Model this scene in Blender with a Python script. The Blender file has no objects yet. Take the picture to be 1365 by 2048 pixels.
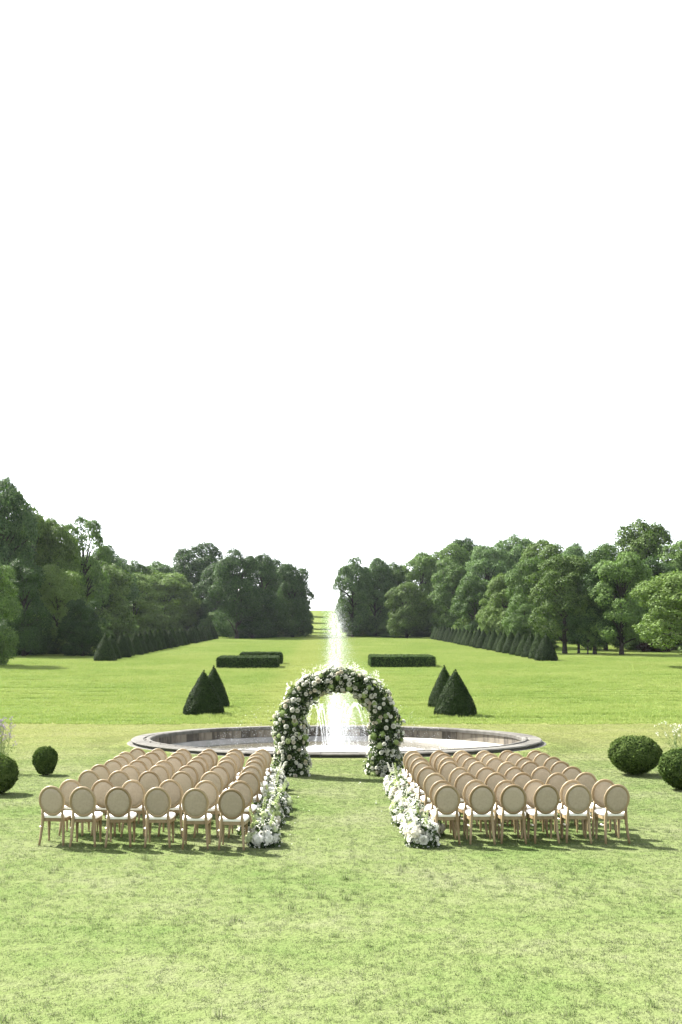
import bpy, bmesh, math, random
import numpy as np
from mathutils import Vector, Matrix

# ------------------------------------------------------------------ camera, light, exposure
scene = bpy.context.scene
COL = scene.collection
rng = np.random.default_rng(11)
random.seed(5)
F = 2000.0            # focal length in photo pixels
HX, HY = 642.0, 1320.0
CAMZ = 2.96

cd = bpy.data.cameras.new('camera')
cam = bpy.data.objects.new('camera', cd)
COL.objects.link(cam)
cam.location = (0, 0, CAMZ)
cam.rotation_euler = (math.pi / 2, 0, 0)
cd.sensor_fit = 'VERTICAL'
cd.sensor_height = 36
cd.sensor_width = 24
cd.lens = 36 * F / 2048
cd.shift_x = (682.5 - HX) / 2048
cd.shift_y = (HY - 1024) / 2048
cd.clip_start = 0.2
cd.clip_end = 6000
scene.camera = cam

SUN_EL = math.radians(47)
SUN_AZ = math.radians(52)        # from +Y (straight ahead) towards -X (left)
sd = Vector((-math.sin(SUN_AZ) * math.cos(SUN_EL), math.cos(SUN_AZ) * math.cos(SUN_EL), math.sin(SUN_EL)))
w = bpy.data.worlds.new('World')
scene.world = w
w.use_nodes = True
nt = w.node_tree
nt.nodes.clear()
wo = nt.nodes.new('ShaderNodeOutputWorld')
bg = nt.nodes.new('ShaderNodeBackground')
sky = nt.nodes.new('ShaderNodeTexSky')
sky.sky_type = 'NISHITA'
sky.sun_disc = False
sky.sun_elevation = SUN_EL
sky.sun_rotation = -SUN_AZ
sky.air_density = 1.0
sky.dust_density = 1.2
sky.ozone_density = 1.0
hs = nt.nodes.new('ShaderNodeHueSaturation')
hs.inputs['Saturation'].default_value = 0.30
bg.inputs['Strength'].default_value = 0.092
nt.links.new(sky.outputs[0], hs.inputs['Color'])
veil = nt.nodes.new('ShaderNodeMix')      # thin white cloud over the whole sky
veil.data_type = 'RGBA'
veil.blend_type = 'ADD'
veil.inputs[0].default_value = 1.0
veil.inputs[7].default_value = (0.6, 0.62, 0.65, 1)
nt.links.new(hs.outputs[0], veil.inputs[6])
nt.links.new(veil.outputs[2], bg.inputs['Color'])
nt.links.new(bg.outputs[0], wo.inputs['Surface'])

sl = bpy.data.lights.new('sun', 'SUN')
sl.energy = 5.0
sl.angle = math.radians(0.53)
sl.color = (1.0, 0.965, 0.90)
so = bpy.data.objects.new('sun', sl)
COL.objects.link(so)
so.rotation_euler = sd.to_track_quat('Z', 'Y').to_euler()
so.location = sd * 100

scene.view_settings.view_transform = 'Standard'
scene.view_settings.look = 'None'
scene.view_settings.exposure = 2.25
scene.view_settings.gamma = 1.0
scene.view_settings.use_curve_mapping = False
scene.render.engine = 'CYCLES'
scene.cycles.max_bounces = 8
scene.cycles.transparent_max_bounces = 8
scene.cycles.use_denoising = True

# ------------------------------------------------------------------ helpers
def ground_z(d):
    """height of the terrain at distance d along the axis"""
    if d < 57:
        a_ = min(1, max(0, (d - 27) / 17)); b_ = min(1, max(0, (d - 50) / 7))
        return -0.16 * a_ * a_ * (3 - 2 * a_) * (1 - b_ * b_ * (3 - 2 * b_))
    if d < 68:
        t = (d - 57) / 11.0
        return (0.043 * 6) * t * t
    z1 = 0.043 * (min(d, 280) - 62)
    if d <= 280: return z1
    if d < 470:
        t = d - 280
        return z1 + 0.043 * t + 0.00024 * t * t
    zc = 0.043 * 218 + 0.043 * 190 + 0.00024 * 190 * 190
    t = d - 470
    return zc + 0.05 * t - 0.0009 * t * t if t < 60 else zc + 0.05 * 60 - 0.0009 * 3600 - 0.03 * (t - 60)

def at(px, d, z=None):
    """ground point seen in column px at distance d"""
    return Vector(((px - HX) * d / F, d, ground_z(d) if z is None else z))

def mesh_np(name, verts, quads=None, tris=None, mats=(), midx=None, smooth=False):
    me = bpy.data.meshes.new(name)
    verts = np.asarray(verts, dtype=np.float32).reshape(-1, 3)
    q = np.zeros((0, 4), np.int32) if quads is None or len(quads) == 0 else np.asarray(quads, np.int32).reshape(-1, 4)
    t = np.zeros((0, 3), np.int32) if tris is None or len(tris) == 0 else np.asarray(tris, np.int32).reshape(-1, 3)
    me.vertices.add(len(verts))
    me.vertices.foreach_set('co', verts.ravel())
    nl = len(q) * 4 + len(t) * 3
    me.loops.add(nl)
    me.loops.foreach_set('vertex_index', np.concatenate([q.ravel(), t.ravel()]).astype(np.int32))
    me.polygons.add(len(q) + len(t))
    st = np.concatenate([np.arange(len(q)) * 4, len(q) * 4 + np.arange(len(t)) * 3]).astype(np.int32)
    me.polygons.foreach_set('loop_start', st)
    if midx is not None:
        me.polygons.foreach_set('material_index', np.asarray(midx, np.int32))
    me.polygons.foreach_set('use_smooth', np.full(len(q) + len(t), smooth))
    me.update(calc_edges=True)
    me.validate()
    for m in mats: me.materials.append(m)
    return me

class MB:
    """collects simple geometry for one mesh"""
    def __init__(s): s.v = []; s.q = []; s.t = []; s.n = 0; s.qm = []; s.tm = []
    def add(s, v, q=None, t=None, m=0):
        v = np.asarray(v, float).reshape(-1, 3)
        if q is not None and len(q):
            q = np.asarray(q).reshape(-1, 4) + s.n; s.q.append(q); s.qm.append(np.full(len(q), m))
        if t is not None and len(t):
            t = np.asarray(t).reshape(-1, 3) + s.n; s.t.append(t); s.tm.append(np.full(len(t), m))
        s.v.append(v); s.n += len(v)
        return s
    def tube(s, pts, radii, seg=8, m=0, caps=True, flat=None):
        pts = [Vector(p) for p in pts]
        V = []; up = Vector((0.3, 0.9, 0.2))
        for i, p in enumerate(pts):
            a = pts[max(i - 1, 0)]; b = pts[min(i + 1, len(pts) - 1)]
            tn = (b - a).normalized()
            x = tn.cross(up)
            if x.length < 1e-3: x = tn.cross(Vector((1, 0, 0)))
            x.normalize(); y = x.cross(tn).normalized()
            for k in range(seg):
                an = 2 * math.pi * k / seg
                V.append(p + (x * math.cos(an) + y * math.sin(an)) * radii[i])
        n = len(pts)
        Q = [(i * seg + k, i * seg + (k + 1) % seg, (i + 1) * seg + (k + 1) % seg, (i + 1) * seg + k)
             for i in range(n - 1) for k in range(seg)]
        T = []
        if caps:
            V.append(pts[0]); V.append(pts[-1]); c0 = n * seg; c1 = c0 + 1
            for k in range(seg):
                T.append((c0, (k + 1) % seg, k)); T.append((c1, (n - 1) * seg + k, (n - 1) * seg + (k + 1) % seg))
        return s.add([tuple(v) for v in V], Q, T, m)
    def lathe(s, prof, seg=24, m=0, center=(0, 0, 0)):
        V = [(center[0] + r * math.cos(2 * math.pi * k / seg), center[1] + r * math.sin(2 * math.pi * k / seg), center[2] + z)
             for r, z in prof for k in range(seg)]
        Q = [(i * seg + k, i * seg + (k + 1) % seg, (i + 1) * seg + (k + 1) % seg, (i + 1) * seg + k)
             for i in range(len(prof) - 1) for k in range(seg)]
        return s.add(V, Q, None, m)
    def mesh(s, name, mats, smooth=False):
        q = np.concatenate(s.q) if s.q else None
        t = np.concatenate(s.t) if s.t else None
        mi = np.concatenate((s.qm or []) + (s.tm or []))
        return mesh_np(name, np.concatenate(s.v), q, t, mats, mi, smooth)

def link(name, me, parent=None, loc=(0, 0, 0), rot=(0, 0, 0), scale=(1, 1, 1)):
    o = bpy.data.objects.new(name, me)
    COL.objects.link(o)
    o.parent = parent
    o.location = loc; o.rotation_euler = rot; o.scale = scale
    return o

def tag(o, label, cat, group=None):
    o['label'] = label; o['category'] = cat
    if group: o['group'] = group
    return o

def thing(name, label, cat, loc=(0, 0, 0), rotz=0, group=None, scale=(1, 1, 1)):
    o = bpy.data.objects.new(name, None)
    COL.objects.link(o)
    o.location = loc; o.rotation_euler = (0, 0, rotz); o.scale = scale
    o.empty_display_size = 0.1
    return tag(o, label, cat, group)

def struct(o): o['kind'] = 'structure'; return o
def stuff(o): o['kind'] = 'stuff'; return o

def unit(a): return a / np.maximum(np.linalg.norm(a, axis=-1, keepdims=True), 1e-9)

def cards(P, N, size, r, aspect=0.55, droop=0.0):
    """diamond shaped leaves at points P with normals N: verts, quads"""
    n = len(P)
    t = unit(np.cross(N, unit(r.normal(size=(n, 3)))))
    b = np.cross(N, t)
    if droop: t = unit(t + np.array([0, 0, -droop]))
    sz = np.broadcast_to(np.asarray(size), (n,))[:, None]
    V = np.stack([P - t * sz * 0.5, P + b * sz * 0.5 * aspect + N * sz * 0.08, P + t * sz * 0.5, P - b * sz * 0.5 * aspect + N * sz * 0.08], 1)
    Q = np.arange(n * 4).reshape(n, 4)
    return V.reshape(-1, 3), Q

# ------------------------------------------------------------------ materials
def new_mat(name):
    m = bpy.data.materials.new(name)
    m.use_nodes = True
    m.node_tree.nodes.clear()
    return m, m.node_tree

def nd(t, typ, **kw):
    n = t.nodes.new(typ)
    for k, v in kw.items():
        if k in n.inputs.keys() if hasattr(n.inputs, 'keys') else False: n.inputs[k].default_value = v
        else: setattr(n, k, v)
    return n

def ramp(t, stops):
    r = t.nodes.new('ShaderNodeValToRGB')
    e = r.color_ramp.elements
    while len(e) < len(stops): e.new(0.5)
    for el, (p, c) in zip(e, stops):
        el.position = p; el.color = (*c, 1)
    return r

def leaf_mat(name, c_lo, c_hi, trans=0.35, noise=0.6, spread=0.6, gloss=0.0, tscale=(1.15, 1.35, 0.65), rough=0.5):
    """leaf: colour differs leaf to leaf, clump to clump and plant to plant; light passes through"""
    m, t = new_mat(name)
    out = nd(t, 'ShaderNodeOutputMaterial')
    geo = nd(t, 'ShaderNodeNewGeometry')
    oi = nd(t, 'ShaderNodeObjectInfo')
    nz = nd(t, 'ShaderNodeTexNoise'); nz.inputs['Scale'].default_value = noise; nz.inputs['Detail'].default_value = 2
    t.links.new(geo.outputs['Position'], nz.inputs['Vector'])
    a = nd(t, 'ShaderNodeMath', operation='MULTIPLY_ADD'); a.inputs[1].default_value = 0.45
    t.links.new(geo.outputs['Random Per Island'], a.inputs[0])
    b = nd(t, 'ShaderNodeMath', operation='MULTIPLY_ADD'); b.inputs[1].default_value = spread
    b.inputs[2].default_value = -0.08 - spread * 0.25
    t.links.new(nz.outputs['Fac'], b.inputs[0])
    c = nd(t, 'ShaderNodeMath', operation='MULTIPLY_ADD'); c.inputs[1].default_value = 0.35
    t.links.new(oi.outputs['Random'], c.inputs[0])
    t.links.new(b.outputs[0], c.inputs[2]); t.links.new(c.outputs[0], a.inputs[2])
    r = ramp(t, [(0.0, c_lo), (1.0, c_hi)])
    t.links.new(a.outputs[0], r.inputs[0])
    p = nd(t, 'ShaderNodeBsdfPrincipled'); p.inputs['Roughness'].default_value = rough
    p.inputs['Specular IOR Level'].default_value = gloss
    t.links.new(r.outputs[0], p.inputs['Base Color'])
    tr = nd(t, 'ShaderNodeBsdfTranslucent')
    mu = nd(t, 'ShaderNodeMix', data_type='RGBA', blend_type='MULTIPLY'); mu.inputs[0].default_value = 1
    t.links.new(r.outputs[0], mu.inputs[6]); mu.inputs[7].default_value = (*tscale, 1)
    t.links.new(mu.outputs[2], tr.inputs['Color'])
    mx = nd(t, 'ShaderNodeMixShader'); mx.inputs[0].default_value = trans
    t.links.new(p.outputs[0], mx.inputs[1]); t.links.new(tr.outputs[0], mx.inputs[2])
    t.links.new(mx.outputs[0], out.inputs[0])
    return m

def simple(name, col, rough=0.6, col2=None, scale=8.0, bump=0.0, bscale=60.0, trans=0.0, spec=0.3, objrand=0.0, metal=0.0, stretch=None, detail=4):
    m, t = new_mat(name)
    out = nd(t, 'ShaderNodeOutputMaterial')
    p = nd(t, 'ShaderNodeBsdfPrincipled')
    p.inputs['Roughness'].default_value = rough
    p.inputs['Specular IOR Level'].default_value = spec
    p.inputs['Metallic'].default_value = metal
    tc = nd(t, 'ShaderNodeTexCoord')
    src = tc.outputs['Object']
    if stretch:
        mp = nd(t, 'ShaderNodeMapping'); mp.inputs['Scale'].default_value = stretch
        t.links.new(src, mp.inputs[0]); src = mp.outputs[0]
    if col2 is not None:
        nz = nd(t, 'ShaderNodeTexNoise'); nz.inputs['Scale'].default_value = scale; nz.inputs['Detail'].default_value = detail
        t.links.new(src, nz.inputs['Vector'])
        oi = nd(t, 'ShaderNodeObjectInfo')
        ma = nd(t, 'ShaderNodeMath', operation='MULTIPLY_ADD'); ma.inputs[1].default_value = objrand
        t.links.new(oi.outputs['Random'], ma.inputs[0])
        mb = nd(t, 'ShaderNodeMath', operation='SUBTRACT'); mb.inputs[1].default_value = objrand * 0.5
        t.links.new(nz.outputs['Fac'], mb.inputs[0]); t.links.new(mb.outputs[0], ma.inputs[2])
        r = ramp(t, [(0.3, col), (0.7, col2)])
        t.links.new(ma.outputs[0], r.inputs[0])
        csock = r.outputs[0]
        t.links.new(csock, p.inputs['Base Color'])
    else:
        p.inputs['Base Color'].default_value = (*col, 1); csock = None
    if bump:
        nb = nd(t, 'ShaderNodeTexNoise'); nb.inputs['Scale'].default_value = bscale; nb.inputs['Detail'].default_value = 5
        t.links.new(src, nb.inputs['Vector'])
        bp = nd(t, 'ShaderNodeBump'); bp.inputs['Strength'].default_value = bump; bp.inputs['Distance'].default_value = 0.02
        t.links.new(nb.outputs['Fac'], bp.inputs['Height']); t.links.new(bp.outputs[0], p.inputs['Normal'])
    if trans:
        tr = nd(t, 'ShaderNodeBsdfTranslucent')
        if csock: t.links.new(csock, tr.inputs['Color'])
        else: tr.inputs['Color'].default_value = (*col, 1)
        mx = nd(t, 'ShaderNodeMixShader'); mx.inputs[0].default_value = trans
        t.links.new(p.outputs[0], mx.inputs[1]); t.links.new(tr.outputs[0], mx.inputs[2])
        t.links.new(mx.outputs[0], out.inputs[0])
    else:
        t.links.new(p.outputs[0], out.inputs[0])
    return m

def grass_mat(name, dark, mid, pale, big=0.25, trans=0.3, blades=True, axis_band=None, lg=0.7, sm=0.4, dry=None):
    """turf: greener and drier patches of several sizes; blades differ one from the next"""
    m, t = new_mat(name)
    out = nd(t, 'ShaderNodeOutputMaterial')
    geo = nd(t, 'ShaderNodeNewGeometry')
    n1 = nd(t, 'ShaderNodeTexNoise'); n1.inputs['Scale'].default_value = big; n1.inputs['Detail'].default_value = 4; n1.inputs['Roughness'].default_value = 0.5
    n2 = nd(t, 'ShaderNodeTexNoise'); n2.inputs['Scale'].default_value = big * 9; n2.inputs['Detail'].default_value = 4
    t.links.new(geo.outputs['Position'], n1.inputs['Vector']); t.links.new(geo.outputs['Position'], n2.inputs['Vector'])
    a = nd(t, 'ShaderNodeMath', operation='MULTIPLY_ADD'); a.inputs[1].default_value = sm
    t.links.new(n2.outputs['Fac'], a.inputs[0])
    b = nd(t, 'ShaderNodeMath', operation='MULTIPLY_ADD'); b.inputs[1].default_value = lg; b.inputs[2].default_value = 0.5 - 0.5 * lg - 0.5 * sm
    t.links.new(n1.outputs['Fac'], b.inputs[0]); t.links.new(b.outputs[0], a.inputs[2])
    last = a.outputs[0]
    if blades:
        c = nd(t, 'ShaderNodeMath', operation='MULTIPLY_ADD'); c.inputs[1].default_value = 0.45
        t.links.new(geo.outputs['Random Per Island'], c.inputs[0])
        s = nd(t, 'ShaderNodeMath', operation='SUBTRACT'); s.inputs[1].default_value = 0.22
        t.links.new(last, s.inputs[0]); t.links.new(s.outputs[0], c.inputs[2]); last = c.outputs[0]
    r = ramp(t, [(0.22, dark), (0.5, mid), (0.82, pale)])
    t.links.new(last, r.inputs[0])
    col = r.outputs[0]
    if axis_band:
        sx = nd(t, 'ShaderNodeSeparateXYZ'); t.links.new(geo.outputs['Position'], sx.inputs[0])
        n3 = nd(t, 'ShaderNodeTexNoise'); n3.inputs['Scale'].default_value = 0.35
        t.links.new(geo.outputs['Position'], n3.inputs['Vector'])
        ab = nd(t, 'ShaderNodeMath', operation='ADD'); ab.inputs[1].default_value = 2.0
        t.links.new(sx.outputs['X'], ab.inputs[0])
        ac = nd(t, 'ShaderNodeMath', operation='ABSOLUTE'); t.links.new(ab.outputs[0], ac.inputs[0])
        ad = nd(t, 'ShaderNodeMath', operation='MULTIPLY_ADD'); ad.inputs[1].default_value = 2.0
        t.links.new(n3.outputs['Fac'], ad.inputs[0]); t.links.new(ac.outputs[0], ad.inputs[2])
        mr = nd(t, 'ShaderNodeMapRange'); mr.inputs['From Min'].default_value = 2.2; mr.inputs['From Max'].default_value = 4.2
        mr.inputs['To Min'].default_value = 0.55; mr.inputs['To Max'].default_value = 0.0
        t.links.new(ad.outputs[0], mr.inputs['Value'])
        mx = nd(t, 'ShaderNodeMix', data_type='RGBA'); t.links.new(mr.outputs[0], mx.inputs[0])
        t.links.new(col, mx.inputs[6]); mx.inputs[7].default_value = (*axis_band, 1)
        col = mx.outputs[2]
    if dry:      # drier, yellower turf in the strip round the basin
        sy = nd(t, 'ShaderNodeSeparateXYZ'); t.links.new(geo.outputs['Position'], sy.inputs[0])
        dn = nd(t, 'ShaderNodeMath', operation='MULTIPLY_ADD'); dn.inputs[1].default_value = 9.0
        t.links.new(n1.outputs['Fac'], dn.inputs[0]); t.links.new(sy.outputs['Y'], dn.inputs[2])
        dm = nd(t, 'ShaderNodeMapRange'); dm.inputs['From Min'].default_value = 29; dm.inputs['From Max'].default_value = 45
        dm.inputs['To Min'].default_value = 0.0; dm.inputs['To Max'].default_value = 0.55
        t.links.new(dn.outputs[0], dm.inputs['Value'])
        dx = nd(t, 'ShaderNodeMix', data_type='RGBA'); t.links.new(dm.outputs[0], dx.inputs[0])
        t.links.new(col, dx.inputs[6]); dx.inputs[7].default_value = (*dry, 1)
        col = dx.outputs[2]
    p = nd(t, 'ShaderNodeBsdfPrincipled'); p.inputs['Roughness'].default_value = 0.55
    p.inputs['Specular IOR Level'].default_value = 0.12 if blades else 0.0
    t.links.new(col, p.inputs['Base Color'])
    if not blades:
        nb = nd(t, 'ShaderNodeTexNoise'); nb.inputs['Scale'].default_value = 22; nb.inputs['Detail'].default_value = 6
        t.links.new(geo.outputs['Position'], nb.inputs['Vector'])
        bp = nd(t, 'ShaderNodeBump'); bp.inputs['Strength'].default_value = 0.6; bp.inputs['Distance'].default_value = 0.06
        t.links.new(nb.outputs['Fac'], bp.inputs['Height']); t.links.new(bp.outputs[0], p.inputs['Normal'])
        t.links.new(p.outputs[0], out.inputs[0])
    else:
        tr = nd(t, 'ShaderNodeBsdfTranslucent'); t.links.new(col, tr.inputs['Color'])
        mx = nd(t, 'ShaderNodeMixShader'); mx.inputs[0].default_value = trans
        t.links.new(p.outputs[0], mx.inputs[1]); t.links.new(tr.outputs[0], mx.inputs[2])
        t.links.new(mx.outputs[0], out.inputs[0])
    return m

LAWN = [(0.0806, 0.121, 0.0336), (0.134, 0.168, 0.0605), (0.202, 0.208, 0.108)]
MEAD = [(0.152, 0.228, 0.0485), (0.223, 0.292, 0.068), (0.302, 0.33, 0.117)]
MEADG = [(0.0543, 0.088, 0.0235), (0.0769, 0.108, 0.0314), (0.105, 0.122, 0.0443)]
M_lawn = grass_mat('turf', (0.0648, 0.104, 0.0287), (0.0992, 0.123, 0.0479), (0.139, 0.143, 0.0843), big=0.42, blades=False, lg=0.75, sm=0.35, dry=(0.154, 0.159, 0.0536))
M_blade = grass_mat('turf_blades', (0.0859, 0.138, 0.0368), (0.132, 0.164, 0.0659), (0.209, 0.215, 0.141), big=0.42, lg=0.7, sm=0.3, trans=0.55, dry=(0.226, 0.231, 0.0814))
M_mead = grass_mat('meadow', *MEADG, big=0.09, blades=False, axis_band=(0.11, 0.126, 0.0399))
M_mblade = grass_mat('meadow_blades', *MEAD, big=0.09, axis_band=(0.304, 0.33, 0.104))

M_leafs = [
    leaf_mat('leaf_dark', (0.00798, 0.0208, 0.00703), (0.0748, 0.128, 0.0383), 0.22, gloss=0.06, rough=0.5),
    leaf_mat('leaf_mid', (0.0169, 0.038, 0.0117), (0.147, 0.225, 0.0634), 0.22, gloss=0.06, rough=0.5),
    leaf_mat('leaf_olive', (0.0187, 0.0372, 0.0107), (0.166, 0.235, 0.0683), 0.22, gloss=0.06, rough=0.5),
    leaf_mat('leaf_light', (0.0264, 0.0501, 0.0117), (0.158, 0.226, 0.0606), 0.22, gloss=0.06, rough=0.5),
    leaf_mat('leaf_grey', (0.0184, 0.0397, 0.0155), (0.147, 0.225, 0.0831), 0.22, gloss=0.06, rough=0.5),
    leaf_mat('leaf_red', (0.020, 0.012, 0.010), (0.050, 0.030, 0.022), 0.2),
]
M_yew = leaf_mat('yew', (0.00479, 0.0108, 0.00382), (0.0376, 0.0628, 0.0167), 0.08, noise=3.0, gloss=0.04)
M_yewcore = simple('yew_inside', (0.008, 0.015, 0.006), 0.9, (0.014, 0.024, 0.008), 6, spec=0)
M_box = leaf_mat('box', (0.0106, 0.0238, 0.0075), (0.122, 0.166, 0.05), 0.2, noise=5.0)
M_hedge = leaf_mat('hedge', (0.006, 0.014, 0.004), (0.060, 0.100, 0.022), 0.12, noise=2.0, gloss=0.05)
M_bark = simple('bark', (0.0225, 0.019, 0.015), 0.9, (0.045, 0.039, 0.031), 5, 0.6, 20, stretch=(1, 1, 0.25), spec=0.1)

M_wood = simple('washed_wood', (0.165, 0.116, 0.0569), 0.5, (0.242, 0.183, 0.102), 9, 0.15, 40, objrand=0.55, stretch=(1, 1, 0.3))
M_linen = simple('linen', (0.292, 0.246, 0.181), 0.9, (0.353, 0.298, 0.22), 30, 0.2, 500, objrand=0.4, spec=0.1, trans=0.10)
M_cushion = simple('white_cotton', (0.78, 0.76, 0.73), 0.9, (0.82, 0.80, 0.77), 12, 0.08, 90, spec=0.1)
M_clip = simple('pale_metal', (0.75, 0.70, 0.58), 0.35, spec=0.5, metal=0.4)

M_stone = simple('stone_coping', (0.053, 0.0483, 0.0396), 0.85, (0.0958, 0.0912, 0.0777), 3.0, 0.5, 25, objrand=0.45, detail=8)
M_wallst = simple('stone_wall', (0.0505, 0.043, 0.0329), 0.85, (0.167, 0.144, 0.108), 2.6, 0.6, 18, objrand=0.45, stretch=(3, 3, 0.6), detail=8)
M_render = simple('wet_render', (0.186, 0.181, 0.162), 0.55, (0.297, 0.279, 0.252), 2.0, 0.3, 12, detail=6)
M_pfloor = simple('pool_floor', (0.12, 0.105, 0.07), 0.8, (0.2, 0.175, 0.12), 1.5)
M_metal = simple('dark_metal', (0.05, 0.055, 0.05), 0.5, (0.10, 0.095, 0.08), 8, metal=0.5)
M_drop = simple('spray', (0.93, 0.94, 0.95), 0.4, trans=0.5, spec=0.4)
M_white = simple('petal_white', (0.62, 0.62, 0.54), 0.7, (0.74, 0.74, 0.67), 25, trans=0.42, spec=0.1, objrand=0.4)
M_cream = simple('petal_cream', (0.54, 0.50, 0.38), 0.7, (0.64, 0.61, 0.51), 25, trans=0.3, spec=0.1, objrand=0.5)
M_green = simple('petal_green', (0.24, 0.31, 0.11), 0.7, (0.38, 0.45, 0.20), 30, trans=0.3, spec=0.1, objrand=0.6)
M_lime = simple('petal_pale_lime', (0.36, 0.43, 0.19), 0.7, (0.52, 0.57, 0.34), 30, trans=0.3, spec=0.1, objrand=0.6)
M_dgreen = simple('petal_deep_green', (0.14, 0.20, 0.06), 0.7, (0.26, 0.34, 0.12), 30, trans=0.25, spec=0.1, objrand=0.5)
M_foli = leaf_mat('arch_leaf', (0.00871, 0.0212, 0.00622), (0.0684, 0.106, 0.028), 0.3, noise=4, gloss=0.25)
M_stem = simple('green_stem', (0.10, 0.15, 0.05), 0.7, (0.17, 0.22, 0.09), 10, trans=0.15)
M_purple = simple('petal_purple', (0.22, 0.15, 0.27), 0.8, (0.34, 0.25, 0.38), 30, trans=0.2)

# ------------------------------------------------------------------ ground
BX, BY, BZ, BR = 0.58, 38.0, -0.10, 7.8     # basin centre and outer radius
mb = MB()
n = 96
rect = (-420, 420, -60, 50)
V = []
NR = 15
for k in range(n):
    a = 2 * math.pi * k / n
    c, s = math.cos(a), math.sin(a)
    tx = ((rect[1] if c > 0 else rect[0]) - BX) / c if abs(c) > 1e-6 else 1e9
    ty = ((rect[3] if s > 0 else rect[2]) - BY) / s if abs(s) > 1e-6 else 1e9
    tt = min(tx, ty)
    for q in range(NR):
        rr = 7.55 if q == 0 else 8.6 + (tt - 8.6) * ((q - 1) / (NR - 2)) ** 2.2
        V.append((BX + rr * c, BY + rr * s, ground_z(BY + rr * s)))
Q = []
for k in range(n):
    j = (k + 1) % n
    for i in range(NR - 1): Q.append((NR * k + i, NR * k + i + 1, NR * j + i + 1, NR * j + i))
mb.add(V, Q)
# the four corners of the sheet
for cx, cy in ((rect[0], rect[2]), (rect[1], rect[2]), (rect[0], rect[3]), (rect[1], rect[3])):
    a = math.atan2(cy - BY, cx - BX) % (2 * math.pi)
    k = int(a / (2 * math.pi) * n)
    p, q = V[NR * k + NR - 1], V[NR * ((k + 1) % n) + NR - 1]
    mb.add([p, (cx, cy, ground_z(cy)), q], None, [(0, 1, 2)])
struct(link('lawn', mb.mesh('lawn', [M_lawn])))

ds = np.concatenate([np.arange(50, 70, 1.0), np.arange(70, 280, 6.0), np.arange(280, 560, 7.0), np.array([600, 700, 900, 1300, 2200, 3600])])
xs = np.concatenate([[-2600, -1500, -800, -420, -200], np.arange(-110, 111, 10.0), [200, 420, 800, 1500, 2600]])
V = np.array([(x, d, ground_z(d) + (0.10 * math.sin(x * .11 + 1) * math.sin(d * .07) * min(1, max(0, (d - 66) / 40)) if abs(x) < 150 else 0)) for d in ds for x in xs])
nx = len(xs)
Q = [(i * nx + j, i * nx + j + 1, (i + 1) * nx + j + 1, (i + 1) * nx + j) for i in range(len(ds) - 1) for j in range(nx - 1)]
struct(link('meadow', mesh_np('meadow', V, Q, None, [M_mead], smooth=True)))

# ------------------------------------------------------------------ grass blades
def blade_patch(name, n, size, hmin, hmax, width, mat, seed, lean=0.5):
    r = np.random.default_rng(seed)
    # blades grow in small tufts
    nt_ = n // 7
    tc = (r.random((nt_, 2)) - 0.5) * size
    idx = r.integers(0, nt_, n)
    P = tc[idx] + r.normal(size=(n, 2)) * 0.022
    P3 = np.column_stack([P, np.zeros(n) - 0.004])
    th = r.random(n) * 2 * np.pi
    dirx = np.column_stack([np.cos(th), np.sin(th), np.zeros(n)])
    ph = r.random(n) * 2 * np.pi
    ln = np.column_stack([np.cos(ph), np.sin(ph), np.zeros(n)]) * (r.random((n, 1)) ** 1.2 * lean)
    tall = (hmin + (hmax - hmin) * r.random((nt_, 1)))[idx] * (0.6 + 0.6 * r.random((n, 1)))
    wd = width * (0.6 + 0.8 * r.random((n, 1)))
    midp = P3 + np.array([0, 0, 1]) * tall * 0.55 + ln * tall * 0.35
    tip = P3 + np.array([0, 0, 1]) * tall * (1 - 0.35 * np.linalg.norm(ln, axis=1, keepdims=True)) + ln * tall * 1.1
    V = np.stack([P3 - dirx * wd / 2, P3 + dirx * wd / 2, midp + dirx * wd * .42, midp - dirx * wd * .42, tip], 1).reshape(-1, 3)
    b = np.arange(n)[:, None] * 5
    return mesh_np(name, V, b + np.array([[0, 1, 2, 3]]), b + np.array([[3, 2, 4]]), [mat])

def patch_set(name, *args, k=4, **kw):
    c = bpy.data.collections.new(name)
    for i in range(k):
        c.objects.link(bpy.data.objects.new(name, blade_patch(name, *args, seed=100 + i, **kw)))
    return c

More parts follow.
